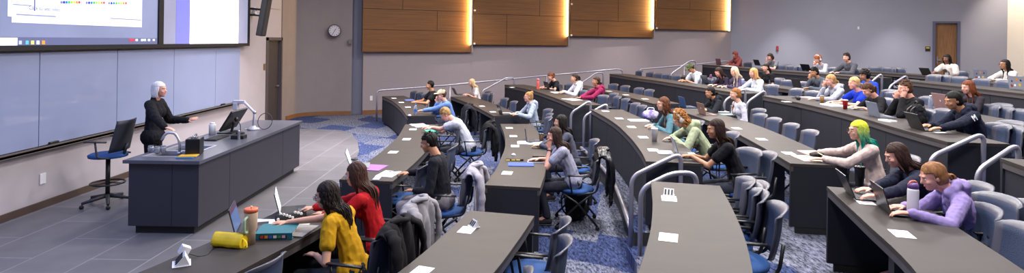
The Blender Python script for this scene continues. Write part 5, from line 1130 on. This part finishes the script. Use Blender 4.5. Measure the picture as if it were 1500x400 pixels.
slab('1a', 438, 339, .28, .20, .010, col('8f8a84'), 'notebook', 'grey notebook beside the teal binder, under the yellow sleeve', 'notebook', .1)
slab('1a', 384, 327, .21, .29, .002, mWHT, 'paper_sheet', 'white sheet under the reaching hand on the nearest desk', 'paper', .2)
t = thing('pencil_case', 'black pencil case with daisy pattern in front of the white-screen laptop', 'pencil case', spot('1a', 423, 324, .001), .5)
bm = NB(); cap(bm, (-.08, 0, .035), (.08, 0, .035), .036, .036, 12); fill('case_body', remesh(bm, .006, 3, .002), M('case_black', '1a1a1e', .7), t)
for k in range(9):
    a, x_ = (k * 2.4) % 3.0, -.09 + .023 * k; c_ = V((x_, -.039 * math.cos(a * .6 - .3), .036 + .036 * math.sin(a * .6))); bm = NB(); ell(bm, c_, (.012, .006, .012), None, 8, 6); f_ = obj('daisy', bm, mWHT, t)
    bm = NB(); ell(bm, c_ + V((0, -.004, .002)), (.005, .005, .005), None, 6, 5); obj('daisy_centre', bm, col('d9a820'), f_)
slab('1b', 548, 246, .24, .31, .006, col('9a5fb0'), 'folder', 'purple folder on the desk behind the paper coffee cup', 'folder', PI / 2 - .1)
slab('1b', 569, 255.5, .20, .30, .008, mWHT, 'notepad', 'white notepad with a pen in front of the man in the black top', 'notepad', PI / 2 - .1)
slab('1b', 552, 262, .075, .155, .009, col('b6b6c0', .3), 'phone', 'phone in a white case at the very end of the desk', 'phone', PI / 2 + .1, bev=.003)
p = spot('1b', 570, 253, .012); bm = NB(); tube(bm, [V((0, 0, 0)), V((.12, .06, 0))], .004, 8); o = tag(obj('pen', bm, mBLK), 'black pen lying on the white notepad', 'pen'); o.location = p
slab('1b', 632, 193, .30, .20, .012, col('2aa088'), 'folder', 'turquoise folder under the phone of the fair-haired young man', 'folder', .2)
def book(key, x, y, label, rz=0., c='d5d5dc'):
    p = spot(key, x, y, .001); t = thing('open_notebook', label, 'notebook', p, near(key, p) + rz)
    for s_ in (-1, 1):
        bm = NB(); vs = []; n = 8
        for i in range(n + 1):
            q = i / n; z = .012 * math.sin(q * PI * .9) + .002; vs.append([bm.verts.new((s_ * .20 * q, -.13, z)), bm.verts.new((s_ * .20 * q, .13, z)), bm.verts.new((s_ * .20 * q, .13, 0)), bm.verts.new((s_ * .20 * q, -.13, 0))])
        for a, b_ in zip(vs, vs[1:]):
            for j in range(4): bm.faces.new((a[j], b_[j], b_[(j + 1) % 4], a[(j + 1) % 4]))
        bm.faces.new(vs[0]); bm.faces.new(vs[-1]); obj('page_block', bm, col(c, .7), t)
    return t
book('1b', 614, 184, 'open notebook with blue cover left of the turquoise folder', .4)
book('2b', 777, 210, 'open white notebook under the dark blue laptop', PI / 2)
slab('2b', 763, 241.5, .32, .21, .008, col('1f48b0'), 'folder', 'bright blue folder on the second-row desk', 'folder', PI / 2 + .1)
slab('2b', 754, 234.5, .23, .10, .025, col('231d22'), 'pencil_pouch', 'dark pouch with yellow notes behind the blue folder', 'pouch', PI / 2, bev=.006)
for k, c_ in enumerate((744, 752, 759)): slab('2b', c_, 237.5, .05, .03, .003, col('c9a81f'), 'sticky_note', ('left', 'middle', 'right')[k] + ' yellow sticky note on the dark pouch', 'sticky note', PI / 2, dz=.025)
slab('2b', 787, 237, .25, .17, .008, col('b9b9c6', .3), 'tablet', 'tablet in a white case by the elbow of the woman in grey', 'tablet', PI / 2, bev=.003)
slab('2b', 787, 237, .22, .14, .001, mSCR, 'tablet_glass', 'dark glass of the tablet in the white case', 'tablet', PI / 2, dz=.0085)
slab('2b', 789, 230.5, .17, .06, .022, col('2e201c'), 'glasses_case', 'dark brown glasses case behind the white tablet', 'case', PI / 2, bev=.008)
bottle('2b', 752, 232, [(.02, .03), (.035, .045), (.02, .06), (.004, .066)], M('napkin', 'c9ccd8'), 'crumpled tissue on top of the dark pouch', 'tissue', 'crumpled_tissue')
slab('3b', 935, 177, .30, .24, .012, mWHT, 'notebook', 'white notebook on the desk beside the purple and white bag', 'notebook', PI / 2)
slab('3b', 974, 224, .25, .18, .008, col('a6a8b4', .3), 'tablet', 'pale tablet between the white cup and the silver laptop', 'tablet', 0, bev=.003)
t = thing('tote_bag', 'purple and white patterned bag in front of the auburn-haired woman', 'bag', spot('3b', 953, 174, .001), .3)
bm = NB(); ell(bm, (0, 0, .07), (.15, .10, .075)); me = remesh(bm, .009, 3, .012, 12)
for v in me.vertices: v.co.z = max(0, v.co.z)
fill('bag_body', me, M('bag_print', '6a4fb0', .7, col2='d8d6e4', scale=9), t)
bm = NB(); tube(bm, [(-.08, 0, .13), (-.06, -.02, .19), (.05, -.02, .18), (.07, 0, .13)], .008, round_=.04); obj('strap', bm, mWHT, t)
slab('4b', 1052, 163, .40, .26, .010, mWHT, 'notebook', 'white pages beside the rose gold laptop of the black hoodie wearer', 'notebook')
slab('4b', 1067, 168, .22, .30, .008, col('7f9aa0'), 'folder', 'grey-green folder before the woman with the braid', 'folder')
t1 = slab('4b', 1190, 226, .30, .22, .018, col('c4a9a4'), 'book', 'pink-edged book under the far hand of the green-haired person', 'book', .1, bev=.003)
slab('4b', 1184, 233, .34, .24, .008, col('cbb8a6', var=.3, scale=40), 'notebook', 'patterned notebook at the near corner of the green-haired person\'s desk', 'notebook', .1)
t = thing('lanyard_keys', 'black pouch with beige cord hanging over the desk end, by the green-haired person', 'pouch', spot('4b', 1196, 230, .012), .2)
bm = NB(); ell(bm, (0, 0, .02), (.09, .045, .025)); fill('pouch_body', remesh(bm, .008, 2, .006, 30), col('1d1a1e'), t)
bm = NB(); e_ = ROWS['4b'].at(4.86, .48)[0] - t.location; e_.z = 0; e_ = Matrix.Rotation(-.2, 3, 'Z') @ e_; tube(bm, catmull([(0, -.02, .04), e_ * .5 + V((0, 0, .03)), e_ + V((0, -.01, .0)), e_ + V((0, -.03, -.12)), e_ + V((.02, -.03, -.22)), e_ + V((.03, -.03, -.14)), e_ + V((.03, -.01, -.0))], 5), .009, 8, flat=.4); obj('beige_cord', bm, col('b8a488'), t)
slab('5b', 1188, 144, .36, .24, .015, col('c9a8a0'), 'book', 'open book with pinkish pages before the woman in the light grey hoodie', 'book', .2)
slab('5b', 1221, 155, .34, .26, .02, mWHT, 'notebook', 'white stack of paper left of the red cup', 'paper stack', .1)
slab('5b', 1250, 159, .30, .2, .014, col('a9b8b4'), 'notebook', 'pale notebook right of the red cup', 'notebook', .1)
slab('5b', 1300, 178, .20, .10, .02, mWHT, 'notepad', 'white notepad left of the black backpack on the desk', 'notepad', .4)
t = thing('headphones', 'black headphones lying on the long desk left of the open book', 'headphones', spot('5b', 1168, 146, .03), 1.2)
bm = NB(); tube(bm, [(.08 * math.cos(a), .09 * math.sin(a), .0) for a in [k * PI / 10 for k in range(11)]], .008, 8); obj('headband', bm, mBLK, t, smooth=True)
for s_ in (-1, 1): bm = NB(); ell(bm, (s_ * .08, -.01, 0), (.022, .04, .036)); obj('ear_cup', bm, mBLK, t, smooth=True)
slab('8b', 1455, 118, .40, .26, .012, mWHT, 'notebook', 'white notebook beside the sticker laptop of the woman in the cream sweater', 'notebook')
slab('7c', 1066, 97, .42, .28, .012, mWHT, 'notebook', 'white pages in front of the hijab wearer', 'notebook')
slab('5c', 1078, 129, .42, .25, .012, mWHT, 'notebook', 'white pages in front of the platinum blonde', 'notebook', .3)
slab('7c', 1155, 101, .40, .25, .012, col('b9a2a4'), 'notebook', 'pinkish papers between two black laptops on the high desk', 'notebook')
slab('3c', 816, 136, .36, .24, .010, mWHT, 'notebook', 'white notebook between the laptops of the pink-bottle desk', 'notebook')
slab('3c', 838, 146, .42, .28, .006, mWHT, 'paper_sheet', 'white papers at the near end of the pink-bottle desk', 'paper', .3)
slab('2c', 742, 167, .30, .22, .010, mWHT, 'notebook', 'white notebook by the laptop of the woman with the messy bun', 'notebook')
slab('1c', 600, 147, .30, .22, .010, col('5a6cae'), 'notebook', 'blue notebook in front of the man in the black t-shirt', 'notebook')
# ------------------------------------------------------------------ podium things
def ptop(x, y, dz=.869): p = G(x, y, .868); p.z = dz; return p
pt = M('box_black', '121216', .3)
t = thing('lunch_bag', 'black upright case with metal clasps on the podium beside the sink', 'case', ptop(285, 226), .25)
bm = NB(); box(bm, (-.08, -.11, 0), (.08, .11, .20)); obj('case_body', bm, pt, t, bevel=.014)
bm = NB(); box(bm, (-.03, -.05, .20), (.03, .05, .215)); tube(bm, [(0, -.08, .20), (0, -.08, .235), (0, .08, .235), (0, .08, .20)], .008, round_=.03); obj('carry_handle', bm, mALU, t)
for yy in (-.05, .05): bm = NB(); cbox(bm, (-.081, yy, .13), (.006, .03, .05)); obj('clasp', bm, mALU, t)
for k, (x, y, c_, l_, r) in enumerate(((274, 231, '2a7ab8', 'blue notebook under the yellow pad on the podium corner', .1), (276, 230.5, 'c99a2a', 'yellow pad on top of the blue notebook on the podium', .2))):
    p = ptop(x, y, .869 + .012 * k); bm = NB(); box(bm, (-.10, -.07, 0), (.10, .07, .011)); o = tag(obj('notepad', bm, col(c_), bevel=.002), l_, 'notepad'); o.location = p; o.rotation_euler.z = r
p = ptop(311, 197); t = thing('soap_bottle', 'white cylindrical bottle standing on the middle of the podium', 'bottle', p)
bm = NB(); lathe(bm, [(.048, 0), (.048, .14), (.042, .15)], 20); obj('bottle_body', bm, mWPL, t, smooth=True)
bm = NB(); lathe(bm, [(.035, .15), (.035, .17), (.01, .175)], 16); obj('lid', bm, mWPL, t, smooth=True)
# monitor, seen edge-on from its side
p = ptop(334, 194); t = thing('desk_monitor', 'black monitor tilted back on the podium, facing the lecturer side', 'monitor', p, 0)
mx = Matrix.Translation((.0, 0, .06)) @ Matrix.Rotation(.55, 4, 'Y')
bm = NB(); cbox(bm, (0, 0, .16), (.03, .52, .34), mx=mx); obj('monitor_case', bm, mBLK, t, bevel=.006)
bm = NB(); cbox(bm, (-.017, 0, .16), (.004, .48, .30), mx=mx); obj('monitor_screen', bm, mBLKS, t)
bm = NB(); box(bm, (-.10, -.14, 0), (.12, .14, .015)); tube(bm, [(.05, 0, .01), (.09, 0, .15)], .02); obj('monitor_stand', bm, mBLK, t)
p = ptop(318, 203); bm = NB(); box(bm, (-.08, -.20, 0), (.08, .20, .018)); o = tag(obj('keyboard', bm, mBLK, bevel=.004), 'flat black keyboard on the podium left of the monitor', 'keyboard'); o.location = p
for k in range(4):
    bm = NB(); box(bm, (-.065 + k * .035, -.18, .018), (-.04 + k * .035, .18, .022)); obj('key_row', bm, M('keys', '1d1d22'), o)
# document camera arm
p = ptop(371, 190); t = thing('document_camera', 'white jointed document camera arm rising over the podium', 'camera', p)
mWA = M('arm_white', 'b9b9c9', .35)
bm = NB(); lathe(bm, [(.09, 0), (.09, .02), (.04, .04), (.03, .06)], 20); obj('camera_base', bm, mWA, t, smooth=True)
P_ = [D(x, y, p.y) - p for x, y in ((371, 188), (373, 165), (357, 149))]; P_ = [V((q.x, 0, q.z)) for q in P_]
bm = NB(); tube(bm, P_, .020, 10); obj('jointed_arm', bm, mWA, t, smooth=True)
q = P_[-1]; bm = NB(); box(bm, (q.x - .16, -.03, q.z - .03), (q.x + .02, .03, q.z + .02)); cbox(bm, (q.x - .12, 0, q.z - .07), (.07, .07, .11)); obj('camera_head', bm, mWA, t, bevel=.008)
for i, q in enumerate(P_[:2]): bm = NB(); ell(bm, q, (.028, .03, .028)); obj('joint', bm, mALU, t, smooth=True)
p = ptop(352, 196); t = thing('gooseneck_microphone', 'black gooseneck microphone with foam head in front of the monitor', 'microphone', p)
bm = NB(); lathe(bm, [(.06, 0), (.06, .02), (.015, .03)], 16); obj('microphone_base', bm, mBLK, t)
bm = NB(); tube(bm, [(0, 0, .02), (0, 0, .14), (-.05, 0, .20)], .006, round_=.05); obj('gooseneck', bm, mBLK, t)
bm = NB(); ell(bm, (-.06, 0, .21), (.03, .03, .035)); obj('foam_head', bm, mBLK, t, smooth=True)
p = ptop(350, 203); t = thing('control_box', 'small black box with a metal peg beside the microphone', 'box', p); bm = NB(); box(bm, (-.09, -.06, 0), (.09, .06, .05)); obj('box_body', bm, mBLK, t, bevel=.006)
bm = NB(); lathe(bm, [(.018, .0), (.018, .12), (.012, .13)], 12, Matrix.Translation((.04, -.09, 0))); obj('metal_peg', bm, mALU, t)
p = ptop(388, 190); t = thing('cable_loop', 'coiled dark cable standing in a ring at the podium right side', 'cable', p)
bm = NB(); tube(bm, [(.11 * math.cos(a), .03 * math.sin(a), .13 + .12 * math.sin(a)) for a in [k * PI / 14 for k in range(29)]], .006, 8); obj('cable_ring', bm, M('cable_grey', '26262c', .5), t, smooth=True)
bm = NB(); tube(bm, catmull([(-.02, .0, .01), (-.15, -.05, .006), (-.22, .03, .006), (-.30, -.02, .006)], 5), .006, 6); obj('cable_tail', bm, mWPL, t)
p = ptop(303, 205); bm = NB(); box(bm, (-.10, -.006, 0), (.10, .006, .01)); o = tag(obj('marker_pen', bm, col('3a3f5c')), 'dark marker lying on the podium between the case and keyboard', 'marker'); o.location = p; o.rotation_euler.z = .7
for k in range(3):
    t = thing('glass_jar', ('leftmost', 'middle', 'rightmost')[k] + ' of three small glass jars in the podium sink', 'jar', ptop(221 + 9 * k, 223 + (k % 2), .87)); bm = NB(); lathe(bm, [(.03, 0), (.035, .05), (.03, .07)], 14); obj('jar_glass', bm, M('jar_clear', 'b8bccc', .1, trans=.6), t, smooth=True)
    bm = NB(); lathe(bm, [(.031, .07), (.031, .078)], 14); obj('jar_rim', bm, mALU, t)
# ------------------------------------------------------------------ lecturer's drafting stool
p = G(152, 300, 0); t = thing('drafting_stool', 'tall drafting stool with blue seat and grey back behind the podium', 'stool', (p.x + .05, p.y, 0), .0)
bm = NB(); lathe(bm, [(.001, .70), (.21, .70), (.235, .685), (.23, .655), (.001, .65)], 22, Matrix.Diagonal((1, 1, 1, 1)), cap=False); obj('seat', bm, mBLUE, t, smooth=True)
bm = NB(); tube(bm, [(0, 0, .12), (0, 0, .66)], .028, 12); obj('gas_column', bm, mBLK, t, smooth=True)
bm = NB(); tube(bm, [(.20 * math.cos(a), .20 * math.sin(a), .30) for a in [k * PI / 12 for k in range(25)]], .012, 8); 
for k in range(3): tube(bm, [(0, 0, .30), (.2 * math.cos(k * 2.1), .2 * math.sin(k * 2.1), .30)], .008)
obj('foot_ring', bm, mFRM, t, smooth=True)
for k in range(5):
    a = k * PI * .4 + .3; e_ = V((math.cos(a), math.sin(a), 0)); bm = NB(); tube(bm, [V((0, 0, .13)), e_ * .30 + V((0, 0, .075))], [.03, .018], 8); l = obj('base_arm', bm, mDGR, t, smooth=True)
    bm = NB(); ell(bm, e_ * .30 + V((0, 0, .03)), (.028, .028, .03)); obj('caster', bm, mBLK, l, smooth=True)
bm = NB(); g = []
for k_, off_ in ((0, 0), (1, .018)):
    G_ = []
    for j in range(8):
        q = j / 7; row = []
        for i in range(9):
            a = i / 4 - 1; row.append(bm.verts.new((.19 + .10 * q - .05 * a * a + off_, a * (.215 - .02 * q), .74 + .42 * q)))
        G_.append(row)
    for j in range(7):
        for i in range(8): bm.faces.new((G_[j][i], G_[j][i + 1], G_[j + 1][i + 1], G_[j + 1][i]))
    g.append(G_)
for j in range(7):
    for i in (0, 8): bm.faces.new((g[0][j][i], g[0][j + 1][i], g[1][j + 1][i], g[1][j][i]))
for i in range(8):
    for j in (0, 7): bm.faces.new((g[0][j][i], g[0][j][i + 1], g[1][j][i + 1], g[1][j][i]))
obj('backrest', bm, M('stool_back', '2f323d', .5, bump=.3, bscale=160), t, smooth=True)
for s_ in (-1, 1):
    bm = NB(); tube(bm, [(.16, s_ * .22, .67), (.02, s_ * .25, .68), (.0, s_ * .26, .88)], .013, round_=.05); tube(bm, [(-.14, s_ * .26, .89), (.14, s_ * .26, .89)], .024, flat=.5); obj('armrest', bm, mDGR, t, smooth=True)
bm = NB(); tube(bm, [(.0, 0, .64), (.20, 0, .66), (.26, 0, .84)], .02, round_=.05); obj('back_support', bm, mBLK, t, smooth=True)
# ------------------------------------------------------------------ bags and jackets
def backpack(label, pos, rz, c='17171c', s=1., strap=True, extra=None):
    t = thing('backpack', label, 'backpack', pos, rz); t.scale = (s,) * 3; bm = NB()
    cap(bm, (-.08, 0, .13), (.08, 0, .13), .125, .125, 12, fl=.8, fd=(0, 1, 0)); cap(bm, (-.06, .01, .32), (.06, .01, .32), .11, .11, 12, fl=.75, fd=(0, 1, 0)); cap(bm, (-.07, .0, .2), (.07, 0, .28), .12)
    me = remesh(bm, .009, 4, .008, 12)
    for v in me.vertices: v.co.z = max(.0, v.co.z)
    fill('pack_body', me, cloth(c), t)
    bm = NB(); cap(bm, (-.07, -.11, .12), (.07, -.11, .12), .07, .07, 12, fl=.6, fd=(0, 1, 0)); me = remesh(bm, .008, 3, .004); fill('front_pocket', me, cloth(c), t)
    bm = NB(); tube(bm, [(-.05, .03, .42), (-.04, .03, .48), (.04, .03, .48), (.05, .03, .42)], .012, round_=.03); obj('grab_loop', bm, mBLK, t, smooth=True)
    for sx in (-.07, .07): bm = NB(); tube(bm, [(sx, .08, .38), (sx, .17, .30), (sx * 1.3, .15, .12), (sx, .09, .05)], .022, 8, flat=.35, round_=.08); obj('shoulder_strap', bm, mBLK, t, smooth=True)
    bm = NB(); tube(bm, [(-.12, -.05, .30), (-.08, -.075, .38), (.08, -.075, .38), (.12, -.05, .30)], .004, 6, round_=.04); obj('zip', bm, M('zip_grey', '4a4a50', .4), t)
    return t
p = G(578, 352, 0); bp = backpack('black backpack on the carpet with a pale blue mask hung on it', (p.x, p.y, 0), .8, s=1.05)
q = thing('face_mask', 'crumpled pale blue face mask hanging on the black backpack', 'mask', (p.x - .09, p.y - .17, .40)); bm = NB(); ell(bm, (0, 0, 0), (.05, .03, .06)); fill('mask_cloth', remesh(bm, .006, 2, .012, 25), col('8fb8d8'), q)
bm = NB(); tube(bm, [(-.03, 0, .05), (0, 0, .09), (.02, 0, .05)], .003, 6); obj('ear_loop', bm, mWHT, q)
p = G(843, 320, 0); bp = backpack('black backpack on the carpet with a bottle in its side pocket', (p.x, p.y, 0), 1.2, s=1.05)
q = thing('water_flask', 'steel flask with cream lid in the side pocket of the black backpack', 'flask', (p.x + .17, p.y - .08, .20)); bm = NB(); lathe(bm, [(.034, 0), (.034, .15)], 16); obj('bottle_body', bm, M('flask_dark', '44464c', .35), q, smooth=True); bm = NB(); lathe(bm, [(.030, .15), (.030, .19), (.01, .20)], 16); obj('lid', bm, col('cfc6a0'), q, smooth=True)
p = spot('5b', 1330, 183); backpack('black backpack lying on the long desk left of the man in navy', (p.x + .12, p.y, ROWS['5b'].z + .752), near('5b', p), s=.62)
p = spot('5b', 1352, 181); 
def drape(label, inf, c, name='jacket', puffy=False, w=.25, len_=.62, seed=0):
    """a jacket hung over the backrest of the person's chair"""
    ch = inf['chair']; t = thing(name, label, 'jacket', ch.location, ch.rotation_euler[2]); t['group'] = 'jackets on chair backs'; rnd = random.Random(len(label))
    ph = rnd.uniform(0, 6); NU, NV = 40, 44; path = [(-.185, .62), (-.20, .76), (-.225, .88), (-.27, .935), (-.33, .92), (-.365, .80), (-.375, .60), (-.38, .92 - len_)]
    if puffy: path = [(-.17, .60), (-.19, .76), (-.22, .90), (-.27, .95), (-.34, .93), (-.39, .80), (-.40, .60), (-.39, .30)]
    P = [V((0, y, z)) for y, z in path]; P = catmull(P, 8); bm = NB(); g = []
    for j in range(NV + 1):
        q = j / NV * (len(P) - 1); i = min(int(q), len(P) - 2); p = P[i].lerp(P[i + 1], q - i); d = (P[i + 1] - P[i]).normalized(); n = V((0, -d.z, d.y)) * -1; row = []; hang = max(0, (q / (len(P) - 1) - .5) * 2)
        for k in range(NU + 1):
            u = k / NU * 2 - 1; ww = w * (1 + .10 * hang * math.sin(ph) + .04 * math.sin(j * .35 + ph) - .08 * (1 - hang) * abs(u)); fold = .022 * (.3 + hang) * math.sin(u * 9 + ph + 1.2 * math.sin(j * .11)) + .010 * math.sin(u * 21 + j * .2) if not puffy else .026 * abs(math.sin(j * .62)) + .01
            nz = noise.noise(V((u * 4 + ph, j * .16, ph))) * .018
            row.append(bm.verts.new(V((u * ww, p.y, p.z - (.06 * abs(u) ** 3 if hang < .3 else 0) - hang * .06 * math.sin(u * 5 + ph) * (j == NV))) + V((0, -abs(n.y), n.z * .3)) * (fold + nz + .012) + V((0, .035 * (1 - abs(u)) * 0 + .05 * abs(u) ** 4 * hang, 0))))
        g.append(row)
    for j in range(NV):
        for k in range(NU): bm.faces.new((g[j][k], g[j][k + 1], g[j + 1][k + 1], g[j + 1][k]))
    bm.normal_update(); h2 = [[bm.verts.new(v.co - v.normal * .012) for v in row] for row in g]
    for j in range(NV):
        for k in range(NU): bm.faces.new((h2[j][k], h2[j + 1][k], h2[j + 1][k + 1], h2[j][k + 1]))
    for j in range(NV):
        for k in (0, NU): bm.faces.new((g[j][k], g[j + 1][k], h2[j + 1][k], h2[j][k]))
    for k in range(NU):
        for j in (0, NV): bm.faces.new((g[j][k], g[j][k + 1], h2[j][k + 1], h2[j][k]))
    m = cloth(c, .12) if not puffy else M('puffer_black', '141418', .35); obj('jacket_cloth', bm, m, t, smooth=True)
    for s_ in (-1, 1):                                               # hanging sleeves
        bm = NB(); x_ = s_ * (w - .03); pts = catmull([(x_ * .8, -.33, .90), (x_ * 1.02, -.40, .84), (x_ * 1.08, -.43, .66), (x_ * 1.0, -.42, .48), (x_ * 1.06, -.41, .34)], 5); n_ = len(pts)
        tube(bm, pts, [(.050 + .008 * math.sin(i * 1.9)) * (1 - .25 * i / n_) + (.012 * (i % 3 == 0) if puffy else 0) for i in range(n_)], 10, flat=.6); obj('sleeve', bm, m, t, smooth=True)
    bm = NB(); tube(bm, catmull([(-.10, -.30, .94), (-.06, -.36, .96), (0, -.385, .95), (.06, -.36, .96), (.10, -.30, .94)], 4), .028, 8, flat=.7); obj('collar', bm, m, t, smooth=True)
    return t
drape('grey hooded jacket draped over the chair of the woman in red', PEOPLE['woman in red'], '8d8a90', len_=.66)
drape('dark jacket draped over the chair of the woman in yellow', PEOPLE['woman in yellow'], '1d1a1e', len_=.4)
drape('pale grey jacket draped over the chair of the man in the black top', PEOPLE['man in the long-sleeved black top'], 'a19da8', len_=.62)
drape('black quilted puffer jacket on the chair of the woman in the grey t-shirt', PEOPLE['woman in the grey t-shirt'], '121216', 'puffer_jacket', True)
drape('black jacket over the chair of the fair-haired young man', PEOPLE['fair-haired young man'], '17171b', len_=.45)
drape('dark jacket over the chair of the man in the beige cap', PEOPLE['man in the beige cap'], '1b1b22', len_=.4)
